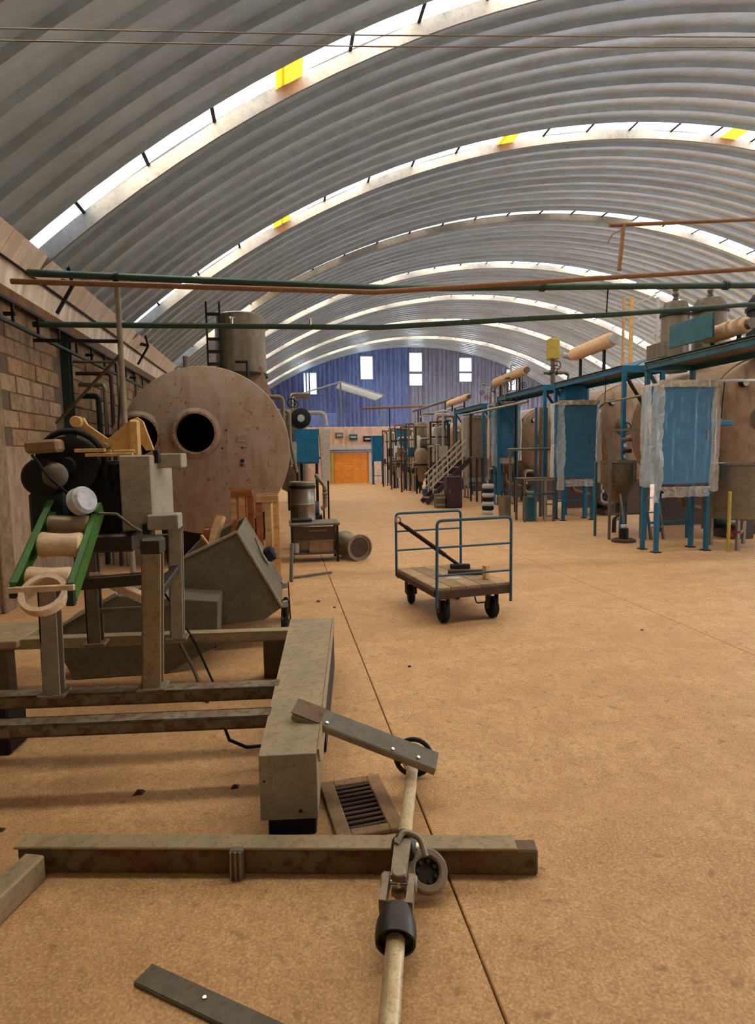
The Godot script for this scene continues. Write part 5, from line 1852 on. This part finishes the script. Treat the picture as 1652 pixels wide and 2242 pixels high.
func build_right_floor() -> void:
	# stainless cylinder beside the first cabinet
	var t := thing("stainless_cylinder", "stainless open-topped cylinder on legs beside the large blue cabinet", "tank", V(7.2, 0, -8.75))
	var st := S()
	lathe(st, [Vector2(0, 0.5), Vector2(0.2, 0.48), Vector2(0.43, 0.47), Vector2(0.45, 0.49), Vector2(0.45, 1.30), Vector2(0.47, 1.31), Vector2(0.47, 1.345), Vector2(0.44, 1.345), Vector2(0.43, 1.32), Vector2(0.43, 0.6), Vector2(0, 0.58)], 40, Transform3D(Basis(), V(7.2, 0, -8.75)))
	part(t, "shell", st, "steel")
	for k in 4:
		var a := PI / 4 + k * PI / 2
		st = S()
		bar(st, V(7.2 + cos(a) * 0.42, 0, -8.75 + sin(a) * 0.42), V(7.2 + cos(a) * 0.42, 0.55, -8.75 + sin(a) * 0.42), 0.05, 0.05, 0.004)
		part(t, "leg", st, "steel")
	pipe(t, "outlet", [V(7.2, 0.5, -8.75), V(7.2, 0.25, -8.75), V(6.85, 0.25, -8.5)], 0.04, "rust_pipe", 0.08)
	handwheel(t, V(6.85, 0.3, -8.45), V(0, 1, 0.2), 0.08)
	st = S()
	bar(st, V(6.72, 0.0, -8.42), V(6.72, 0.92, -8.42), 0.04, 0.04, 0.003)
	part(t, "post", st, "yellow_box")
	t = thing("wall_lamp_box", "small blue junction box over the stainless cylinder", "box", V(7.05, 1.3, -9.0))
	st = S()
	box(st, V(7.0, 1.98, -9.1), V(0.36, 0.09, 0.25), Basis(), 0.012)
	part(t, "body", st, "blue")
	st = S()
	bar(st, V(7.05, 0.0, -9.28), V(7.05, 1.95, -9.28), 0.05, 0.05, 0.003)
	part(t, "post", st, "iron")
	# pipe that leaves the first cabinet's top
	t = thing("conduit_pipe", "thin conduit leaving the top of the large blue cabinet towards the tan vessel", "conduit", V(6.4, 2.55, -8.75))
	pipe(t, "run", [V(6.2, 2.56, -8.75), V(6.35, 2.62, -8.75), V(7.3, 2.64, -8.9), V(8.2, 2.7, -9.3)], 0.022, "white_paint", 0.05)
	pipe(t, "dropper", [V(6.9, 2.63, -8.85), V(6.9, 2.05, -8.9)], 0.01, "iron")
	t = thing("conduit_pipe", "thin grey conduit running between the two largest film-wrapped blue cabinets", "conduit", V(6.0, 2.3, -10.5))
	pipe(t, "run", [V(6.95, 2.5, -12.8), V(6.3, 2.5, -11.4), V(5.95, 2.48, -9.1)], 0.02, "steel", 0.1)
	pipe(t, "hanger", [V(6.3, 2.5, -11.4), V(6.32, 3.05, -11.4)], 0.008, "iron")
	# dosing stand
	t = thing("dosing_stand", "stainless dosing tub on a tall narrow stand between two blue cabinets", "stand", V(5.96, 0, -10.3))
	st = S()
	lathe(st, [Vector2(0, 0.62), Vector2(0.12, 0.64), Vector2(0.27, 0.95), Vector2(0.30, 1.0), Vector2(0.30, 1.34), Vector2(0.32, 1.35), Vector2(0.32, 1.39), Vector2(0.29, 1.39), Vector2(0.28, 1.02), Vector2(0.1, 0.7), Vector2(0, 0.68)], 32, Transform3D(Basis(), V(5.98, 0, -10.3)))
	part(t, "tub", st, "steel_dull")
	for p in [[5.68, -10.05], [6.28, -10.05], [5.68, -10.55], [6.28, -10.55]]:
		st = S()
		bar(st, V(p[0], 0, p[1]), V(p[0], 1.92 if p[1] > -10.2 else 1.36, p[1]), 0.04, 0.04, 0.003)
		part(t, "leg", st, "teal" if p[1] < -10.2 else "steel_dull")
	for y in [1.92, 1.37, 0.98, 0.45]:
		st = S()
		bar(st, V(5.68, y, -10.05), V(6.28, y, -10.05), 0.035, 0.035, 0.003)
		part(t, "crossbar", st, "steel" if y > 1.0 else "steel_dull")
	pipe(t, "drain", [V(5.98, 0.66, -10.3), V(5.98, 0.35, -10.3), V(5.8, 0.35, -10.1), V(5.8, 0.12, -10.1)], 0.04, "greasy", 0.06)
	for k in 4:
		st = S()
		rod(st, V(6.1, 1.42 + 0.1 * k, -10.25), V(6.1, 1.49 + 0.1 * k, -10.25), 0.09 if k % 2 else 0.05, 14)
		part(t, "agitator_ring", st, ["white_paint", "maroon", "white_paint", "steel_dull"][k])
	t = thing("floor_pump", "small pump with a pale cap on a round base before the dosing stand", "pump", V(5.78, 0, -9.75))
	st = S()
	lathe(st, [Vector2(0, 0), Vector2(0.2, 0), Vector2(0.2, 0.04), Vector2(0.14, 0.06), Vector2(0, 0.06)], 26, Transform3D(Basis(), V(5.78, 0, -9.75)))
	part(t, "base", st, "cart_iron")
	st = S()
	rod(st, V(5.78, 0.06, -9.75), V(5.78, 0.24, -9.75), 0.08, 18)
	part(t, "body", st, "iron")
	st = S()
	rod(st, V(5.78, 0.24, -9.75), V(5.78, 0.30, -9.75), 0.05, 16)
	part(t, "cap", st, "white_paint")
	pipe(t, "hose", [V(5.78, 0.28, -9.75), V(5.8, 0.6, -9.85), V(5.85, 0.8, -10.0)], 0.02, "steel_dull", 0.1)
	t = thing("step_ladder", "narrow steel step ladder leaning beside the dosing stand", "ladder", V(6.45, 0, -9.95))
	for x in [6.36, 6.6]:
		st = S()
		bar(st, V(x, 0, -9.85), V(x, 1.05, -10.15), 0.035, 0.05, 0.003)
		part(t, "stile", st, "steel_dull")
	for k in 4:
		st = S()
		bar(st, V(6.36, 0.22 + 0.25 * k, -9.91 - 0.07 * k), V(6.6, 0.22 + 0.25 * k, -9.91 - 0.07 * k), 0.07, 0.025, 0.003)
		part(t, "step", st, "steel")
	# work stand
	t = thing("work_stand", "small grey-green work stand of square tube with a side ladder", "stand", V(5.7, 0, -13.2))
	for p in [[5.32, -13.0], [6.0, -13.0], [5.32, -13.5], [6.0, -13.5], [5.8, -13.0]]:
		st = S()
		bar(st, V(p[0], 0, p[1]), V(p[0], 0.94, p[1]), 0.045, 0.045, 0.003)
		part(t, "leg", st, "steel_dull" if p[0] != 5.8 else "grey_paint")
	for y in [0.94, 0.62]:
		st = S()
		bar(st, V(5.3, y, -13.0), V(6.02, y, -13.0), 0.045, 0.045, 0.003)
		part(t, "rail", st, "teal" if y < 0.7 else "grey_paint")
	for k in 3:
		st = S()
		bar(st, V(5.8, 0.12 + 0.27 * k, -13.0), V(6.0, 0.12 + 0.27 * k, -13.0), 0.05, 0.03, 0.003)
		part(t, "step", st, "steel")
	st = S()
	box(st, V(5.66, 0.97, -13.25), V(0.74, 0.02, 0.56), Basis(), 0.003)
	part(t, "top", st, "steel_dull")
	t = thing("chemical_cask", "teal cask standing under the small grey-green work stand", "cask", V(5.55, 0, -13.25))
	st = S()
	rod(st, V(5.55, 0, -13.27), V(5.55, 0.55, -13.27), 0.16, 22, 0.12)
	part(t, "body", st, "teal")
	st = S()
	rod(st, V(5.55, 0.55, -13.27), V(5.55, 0.6, -13.27), 0.06, 12)
	part(t, "cap", st, "white_paint")
	for k in 2:
		t = thing("supply_pipe", ["blue-grey standing pipe rising behind the small work stand", "horizontal pale pipe at shoulder height behind the small work stand"][k], "pipe", V(5.9, 0, -14.0))
		if k == 0:
			for i in 3:
				pipe(t, "riser", [V(6.0 + 0.13 * i, 0, -14.0), V(6.0 + 0.13 * i, 2.6, -14.0)], 0.035 + 0.012 * (i % 2), ["cart_blue", "steel_dull", "cart_blue"][i])
		else:
			pipe(t, "run", [V(5.25, 1.62, -13.85), V(6.5, 1.62, -13.85)], 0.035, "steel")
			st = S()
			bar(st, V(5.3, 0, -13.85), V(5.3, 1.6, -13.85), 0.04, 0.04, 0.003)
			part(t, "post", st, "steel_dull")
	t = thing("steel_bucket", "steel bucket standing on the floor beside a stack of hose rings", "bucket", V(5.37, 0, -14.4))
	st = S()
	lathe(st, [Vector2(0, 0), Vector2(0.13, 0), Vector2(0.17, 0.46), Vector2(0.185, 0.47), Vector2(0.185, 0.49), Vector2(0.16, 0.48), Vector2(0.12, 0.03), Vector2(0, 0.03)], 26, Transform3D(Basis(), V(5.37, 0, -14.4)))
	part(t, "body", st, "steel")
	for k in 7:
		t = thing("hose_ring", "pale hose ring in the upright stack beside the steel bucket" if k % 2 == 0 else "black hose ring in the upright stack beside the steel bucket", "hose ring", V(5.12, 0.11 * k, -14.9), 0.0, "stack of hose rings")
		st = S()
		lathe(st, [Vector2(0.05, 0), Vector2(0.13, 0), Vector2(0.15, 0.03), Vector2(0.15, 0.08), Vector2(0.13, 0.11), Vector2(0.05, 0.11), Vector2(0.05, 0)], 20, Transform3D(Basis(), V(5.12, 0.11 * k, -14.9)))
		part(t, "coil", st, "white_paint" if k % 2 == 0 else "rubber")
	t = thing("switch_cabinet", "dark maroon switch cabinet standing on the floor at the foot of the stair", "cabinet", V(4.82, 0, -17.0))
	st = S()
	box(st, V(4.82, 0.46, -17.05), V(0.44, 0.86, 0.4), Basis(), 0.012)
	part(t, "housing", st, "maroon")
	st = S()
	box(st, V(4.82, 0.46, -16.845), V(0.38, 0.78, 0.014), Basis(), 0.004)
	var dd := part(t, "door", st, "maroon")
	st = S()
	bar(st, V(4.66, 0.42, -16.83), V(4.66, 0.54, -16.83), 0.02, 0.02, 0.002)
	part(dd, "handle", st, "steel")
	st = S()
	box(st, V(4.82, 0.015, -17.05), V(0.4, 0.03, 0.36), Basis(), 0.003)
	part(t, "plinth", st, "black")
	t = thing("olive_crate", "low olive crate beside the maroon switch cabinet", "crate", V(4.44, 0, -17.05))
	st = S()
	box(st, V(4.44, 0.2, -17.1), V(0.26, 0.4, 0.3), Basis(), 0.01)
	part(t, "body", st, "olive")
	for y in [0.1, 0.3]:
		st = S()
		box(st, V(4.44, y, -16.945), V(0.27, 0.05, 0.02), Basis(), 0.003)
		part(t, "slat", st, "frame_paint")
	t = thing("plastic_bin", "blue-rimmed grey bin standing in the aisle before the stair", "bin", V(4.66, 0, -19.3))
	st = S()
	lathe(st, [Vector2(0, 0), Vector2(0.17, 0), Vector2(0.2, 0.26), Vector2(0.18, 0.26), Vector2(0.15, 0.03), Vector2(0, 0.03)], 22, Transform3D(Basis(), V(4.66, 0, -19.3)))
	part(t, "body", st, "steel_dull")
	st = S()
	lathe(st, [Vector2(0.19, 0.25), Vector2(0.22, 0.25), Vector2(0.22, 0.42), Vector2(0.2, 0.43), Vector2(0.17, 0.42), Vector2(0.17, 0.25)], 22, Transform3D(Basis(), V(4.66, 0, -19.3)))
	part(t, "rim", st, "cart_blue")
	# stair up to the platform
	t = thing("steel_stair", "short steel stair with pale handrails up to the service platform", "stair", V(5.0, 0, -18.2))
	for zz in [-18.15, -18.8]:
		st = S()
		bar(st, V(4.3, 0.05, zz), V(5.7, 1.38, zz), 0.05, 0.14, 0.004)
		part(t, "stringer", st, "maroon")
		for k in 3:
			st = S()
			bar(st, V(4.42, 0.5 + 0.2 * k, zz), V(5.55, 1.55 + 0.2 * k, zz), 0.035, 0.035, 0.003)
			part(t, "handrail", st, "cream")
		for k in 3:
			st = S()
			var f := 0.1 + 0.4 * k
			bar(st, V(lerpf(4.4, 5.55, f), lerpf(0.15, 1.24, f), zz), V(lerpf(4.4, 5.55, f), lerpf(0.9, 1.95, f), zz), 0.03, 0.03, 0.003)
			part(t, "baluster", st, "cream")
	for k in 6:
		st = S()
		box(st, V(4.42 + 0.24 * k, 0.2 + 0.228 * k, -18.47), V(0.22, 0.03, 0.62), Basis(), 0.004)
		part(t, "tread", st, "steel_dull")
	st = S()
	box(st, V(5.92, 1.40, -18.47), V(0.42, 0.04, 0.7), Basis(), 0.004)
	part(t, "landing", st, "steel_dull")
	for zz in [-18.2, -18.75]:
		st = S()
		bar(st, V(6.08, 0, zz), V(6.08, 1.38, zz), 0.06, 0.06, 0.003)
		part(t, "post", st, "maroon")
	# column vessels farther down
	var cols := [[5.55, -21.6, 0.26, 2.5, "steel", "stainless column vessel nearest to the stair"], [5.3, -23.2, 0.24, 1.75, "tank", "short rust-brown column vessel on the aisle"], [5.95, -23.6, 0.3, 2.7, "tank_tan", "tall tan column vessel behind the rust-brown one"], [5.5, -25.2, 0.28, 2.3, "cream", "cream column vessel farther down the aisle"], [6.1, -26.4, 0.3, 2.9, "steel_dull", "tall dull steel column vessel before the small blue cabinet"], [5.2, -27.3, 0.25, 1.9, "white_paint", "whitish column vessel on the aisle before the small blue cabinet"], [5.6, -30.2, 0.28, 2.6, "cream", "cream column vessel between the two small blue cabinets"]]
	for k in cols.size():
		var p: Array = cols[k]
		t = thing("column_vessel", p[5], "vessel", V(p[0], 0, p[1]), 0.0, "column vessels on legs")
		var h: float = p[3]
		var r: float = p[2]
		st = S()
		lathe(st, [Vector2(0, 0.45), Vector2(r * 0.3, 0.46), Vector2(r, 0.75), Vector2(r, h - 0.15), Vector2(r * 0.75, h - 0.03), Vector2(0, h)], 26, Transform3D(Basis(), V(p[0], 0, p[1])))
		part(t, "shell", st, p[4])
		for i in 3:
			var a := 0.5 + TAU * i / 3
			st = S()
			bar(st, V(p[0] + cos(a) * r * 0.95, 0, p[1] + sin(a) * r * 0.95), V(p[0] + cos(a) * r * 0.95, 1.0, p[1] + sin(a) * r * 0.95), 0.05, 0.05, 0.003)
			part(t, "leg", st, "iron")
		st = S()
		lathe(st, [Vector2(r, 0), Vector2(r + 0.03, 0), Vector2(r + 0.03, 0.06), Vector2(r, 0.06)], 26, Transform3D(Basis(), V(p[0], h * 0.62, p[1])))
		part(t, "band", st, "iron")
		pipe(t, "top_pipe", [V(p[0], h - 0.02, p[1]), V(p[0], h + 0.35, p[1]), V(p[0] + 0.6, h + 0.35, p[1]), V(p[0] + 0.6, 1.0, p[1] + 0.1)], 0.04, ["rust_pipe", "steel", "white_paint"][k % 3], 0.1)
		pipe(t, "side_pipe", [V(p[0] - r * 0.6, h * 0.7, p[1] + r * 0.5), V(p[0] - r - 0.12, h * 0.7, p[1] + r), V(p[0] - r - 0.12, 0.1, p[1] + r)], 0.025, ["steel", "cream", "cart_blue"][k % 3], 0.06)
		handwheel(t, V(p[0] - r - 0.12, 0.9, p[1] + r + 0.1), V(0, 0, 1), 0.08, ["valve_red", "iron", "cart_blue"][k % 3])
		valve(t, V(p[0] - r - 0.12, 0.9, p[1] + r), V(0, 1, 0), "greasy")
	# long pipes tying the row together
	var runs := [[[V(3.9, 3.73, -29.7), V(7.3, 3.83, -29.7)], 0.05, "rust_pipe", "rusty pipe crossing high before the far end of the hall"], [[V(6.75, 3.3, -30.5), V(6.75, 3.3, -22.3)], 0.045, "cream", "cream pipe running along above the column vessels"], [[V(6.5, 3.6, -30), V(6.5, 3.6, -23)], 0.06, "steel_dull", "dull steel pipe running along over the tallest column vessels"], [[V(5.96, 2.78, -19.8), V(5.96, 2.78, -14.4)], 0.035, "steel", "slim steel pipe passing behind the narrow-footed blue cabinet"]]
	for k in 4:
		var q: Array = runs[k]
		var p0: Vector3 = q[0][0]
		t = thing("header_pipe", q[3], "pipe", p0, 0.0, "header pipes")
		pipe(t, "run", q[0], q[1], q[2], 0.3)
		for f in [0.4 if k == 0 else 0.15, 0.85]:
			var e: Vector3 = q[0][q[0].size() - 1]
			var p := p0.lerp(e, f)
			st = S()
			bar(st, V(p.x, 0.0, p.z), V(p.x, p.y, p.z), 0.05, 0.05, 0.003)
			part(t, "post", st, "iron")
	var racks := [[5.35, -20.6, "by the brownish cabinet"], [5.9, -22.4, "behind the nearest stainless column vessel"], [5.05, -24.3, "beside the short rust-brown column vessel"], [5.0, -26.3, "behind the cream column vessel"], [5.0, -28.5, "beside the whitish column vessel"], [5.95, -27.9, "before the small blue cabinet far down the row"]]
	var rr := RandomNumberGenerator.new()
	rr.seed = 77
	var hues := ["steel", "cream", "rust_pipe", "steel_dull", "tank", "iron", "white_paint", "cart_blue"]
	for k in racks.size():
		var q: Array = racks[k]
		t = thing("pipe_rack", "rack of upright pipes and valves " + q[2], "pipe rack", V(q[0], 0, q[1]), 0.0, "pipe racks down the row")
		for i in 2:
			st = S()
			bar(st, V(q[0] - 0.3 + 0.6 * i, 0, q[1]), V(q[0] - 0.3 + 0.6 * i, 2.6, q[1]), 0.06, 0.06, 0.003)
			part(t, "post", st, "cart_iron")
		for y in [1.1, 2.1, 2.6]:
			st = S()
			bar(st, V(q[0] - 0.33, y, q[1]), V(q[0] + 0.33, y, q[1]), 0.05, 0.05, 0.003)
			part(t, "crossbar", st, "cart_iron")
		for i in 5:
			var x: float = q[0] - 0.22 + 0.11 * i
			var h := rr.randf_range(1.4, 3.1)
			pipe(t, "upright", [V(x, 0.05, q[1] + 0.08), V(x, h, q[1] + 0.08), V(x + rr.randf_range(-0.3, 0.3), h, q[1] + 0.1)], rr.randf_range(0.018, 0.04), hues[rr.randi() % hues.size()], 0.05)
			if i % 2 == 0:
				valve(t, V(x, rr.randf_range(0.7, 1.3), q[1] + 0.08), V(0, 1, 0), "greasy")
				handwheel(t, V(x, rr.randf_range(0.8, 1.4), q[1] + 0.2), V(0, 0, 1), 0.07, ["valve_red", "iron", "steel"][rr.randi() % 3])
		st = S()
		box(st, V(q[0] + 0.1, 1.6, q[1] + 0.14), V(0.3, 0.38, 0.12), Basis(), 0.01)
		part(t, "meter_box", st, hues[(k * 3 + 1) % hues.size()])

# ---------------------------------------------------------------- far end
func build_far() -> void:
	# blue cabinet machine past the brown vessel
	var t := thing("control_cabinet", "blue cabinet with a pale side post, past the stainless barrel by the brown vessel", "cabinet", V(0.62, 0, -15.2), 0.0, "control cabinets on legs")
	var st := S()
	box(st, V(0.62, 1.78, -15.2), V(0.58, 0.83, 0.4), Basis(), 0.01)
	part(t, "housing", st, "blue")
	st = S()
	box(st, V(0.62, 1.78, -14.995), V(0.5, 0.75, 0.014), Basis(), 0.004)
	part(t, "door", st, "blue")
	for x in [0.38, 0.86]:
		for z in [-15.05, -15.38]:
			st = S()
			bar(st, V(x, 0, z), V(x, 1.38, z), 0.05, 0.05, 0.003)
			part(t, "leg", st, "iron")
	st = S()
	hexa(st, [V(0.98, 0.95, -15.0), V(1.14, 0.95, -15.0), V(1.14, 0.95, -15.2), V(0.98, 0.95, -15.2), V(0.92, 2.2, -15.0), V(1.2, 2.2, -15.0), V(1.2, 2.2, -15.2), V(0.92, 2.2, -15.2)])
	part(t, "side_post", st, "cream")
	for x in [1.0, 1.12]:
		st = S()
		bar(st, V(x, 0, -15.1), V(x, 0.96, -15.1), 0.04, 0.04, 0.003)
		part(t, "leg", st, "black")
	st = S()
	bar(st, V(0.9, 2.1, -15.1), V(0.98, 2.1, -15.1), 0.05, 0.05, 0.003)
	bar(st, V(0.9, 1.5, -15.1), V(1.05, 1.5, -15.1), 0.05, 0.05, 0.003)
	part(t, "link", st, "steel_dull")
	crumple(t, V(0.22, 1.3, -14.96), V(1, 0, 0), V(0, 0, 1), 0.16, 0.6, 0.04, 77)
	t = thing("transfer_pump", "dark transfer pump with pipes under the blue cabinet past the barrel", "pump", V(0.6, 0, -14.6))
	st = S()
	rod(st, V(0.4, 0.32, -14.6), V(0.85, 0.32, -14.6), 0.17, 20)
	part(t, "motor", st, "cart_blue")
	st = S()
	box(st, V(0.62, 0.08, -14.6), V(0.6, 0.16, 0.35), Basis(), 0.01)
	part(t, "plinth", st, "iron")
	pipe(t, "riser", [V(0.9, 0.3, -14.6), V(1.0, 0.35, -14.6), V(1.0, 0.85, -14.6), V(0.8, 1.1, -14.7)], 0.05, "steel", 0.08)
	valve(t, V(1.0, 0.65, -14.6), V(0, 1, 0), "steel_dull")
	# round fan housing and small pipes above it
	t = thing("fan_housing", "dark round fan housing over the blue cabinet past the barrel", "fan", V(0.55, 2.25, -15.6))
	st = S()
	lathe(st, [Vector2(0.10, 0.2), Vector2(0.12, 0.2), Vector2(0.25, 0.15), Vector2(0.26, -0.15), Vector2(0, -0.2)], 26, axis(V(0.5, 2.48, -15.6), V(0.6, 2.48, -14.6)))
	part(t, "casing", st, "iron")
	st = S()
	lathe(st, [Vector2(0, 0.2), Vector2(0.09, 0.2), Vector2(0.09, 0.1)], 20, axis(V(0.5, 2.48, -15.6), V(0.6, 2.48, -14.6)))
	part(t, "hub", st, "white_paint")
	st = S()
	bar(st, V(0.5, 0, -15.65), V(0.5, 2.25, -15.65), 0.07, 0.07, 0.004)
	part(t, "post", st, "iron")
	pipe(t, "outlet", [V(0.7, 2.62, -15.6), V(1.1, 2.62, -15.6), V(1.15, 2.3, -15.6)], 0.05, "white_paint", 0.1)
	var back := [[0.35, -18.0, 0.35, 2.9, "steel_dull", "steel column vessel behind the blue cabinet past the barrel"], [0.5, -21.0, 0.4, 3.1, "tank", "rust-brown column vessel in the row behind the barrel"]]
	for p in back:
		t = thing("column_vessel", p[5], "vessel", V(p[0], 0, p[1]), 0.0, "column vessels on legs")
		st = S()
		lathe(st, [Vector2(0, 0.4), Vector2(p[2], 0.6), Vector2(p[2], p[3] - 0.2), Vector2(p[2] * 0.6, p[3] - 0.03), Vector2(0, p[3])], 26, Transform3D(Basis(), V(p[0], 0, p[1])))
		part(t, "shell", st, p[4])
		for i in 3:
			var a := TAU * i / 3
			st = S()
			bar(st, V(p[0] + cos(a) * p[2] * 0.9, 0, p[1] + sin(a) * p[2] * 0.9), V(p[0] + cos(a) * p[2] * 0.9, 0.9, p[1] + sin(a) * p[2] * 0.9), 0.06, 0.06, 0.003)
			part(t, "leg", st, "iron")
		pipe(t, "top_pipe", [V(p[0], p[3] - 0.05, p[1]), V(p[0], p[3] + 0.4, p[1]), V(p[0] + 0.5, p[3] + 0.4, p[1])], 0.05, "steel", 0.1)
		handwheel(t, V(p[0], p[3] + 0.15, p[1] + 0.12), V(0, 0, 1), 0.12, "iron")
	# translucent canopy before the gable
	t = thing("entrance_canopy", "white translucent gabled canopy before the far blue wall", "canopy", V(3.5, 4.8, -37))
	st = S()
	plate(st, V(0.78, 4.93, -36.0), V(3.55, 5.74, -36.0), V(3.55, 5.74, -36.7), V(0.78, 4.93, -36.7), 0.02)
	part(t, "roof_sheet", st, "sheet")
	st = S()
	plate(st, V(3.55, 5.74, -36.0), V(6.1, 4.95, -36.0), V(6.1, 4.95, -39.5), V(3.55, 5.74, -39.5), 0.02)
	part(t, "roof_sheet", st, "sheet")
	for z in [-36.02, -39.5]:
		st = S()
		if z > -37:
			bar(st, V(0.78, 4.9, z), V(3.55, 5.71, z), 0.05, 0.06, 0.004)
		bar(st, V(3.55, 5.71, z), V(6.1, 4.92, z), 0.05, 0.06, 0.004)
		part(t, "rafter", st, "white_paint")
	for x in [0.85, 3.55, 6.05]:
		st = S()
		bar(st, V(x, 0, -36.3), V(x, 4.95 if x != 3.55 else 5.7, -36.3), 0.1, 0.1, 0.005)
		part(t, "post", st, "gable_b")
	# blue sheet wall pieces and odds and ends over the low wall
	t = thing("blue_locker", "blue sheet metal store standing behind the low peach wall", "store", V(2.3, 0, -34.5))
	st = S()
	box(st, V(2.3, 1.9, -34.6), V(1.5, 3.8, 1.2), Basis(), 0.02)
	part(t, "body", st, "gable")
	for k in 5:
		st = S()
		box(st, V(1.72 + 0.29 * k, 1.9, -33.985), V(0.05, 3.7, 0.04), Basis(), 0.006)
		part(t, "rib", st, "gable")
	for k in 3:
		t = thing("wall_unit", ["grey electrical unit fixed over the orange shutter", "teal electrical unit fixed beside the lintel of the orange shutter", "dark electrical unit fixed above the corner of the orange shutter"][k], "unit", V(3.2 + 0.6 * k, 2.2, -32.95))
		st = S()
		box(st, V(3.1 + 0.75 * k, 2.55 - 0.1 * k, -32.93), V(0.42, 0.3, 0.14), Basis(), 0.01)
		part(t, "casing", st, ["steel", "teal", "iron"][k])
		st = S()
		box(st, V(3.1 + 0.75 * k, 2.55 - 0.1 * k, -32.85), V(0.3, 0.08, 0.02), Basis(), 0.004)
		part(t, "louvre", st, "white_paint")
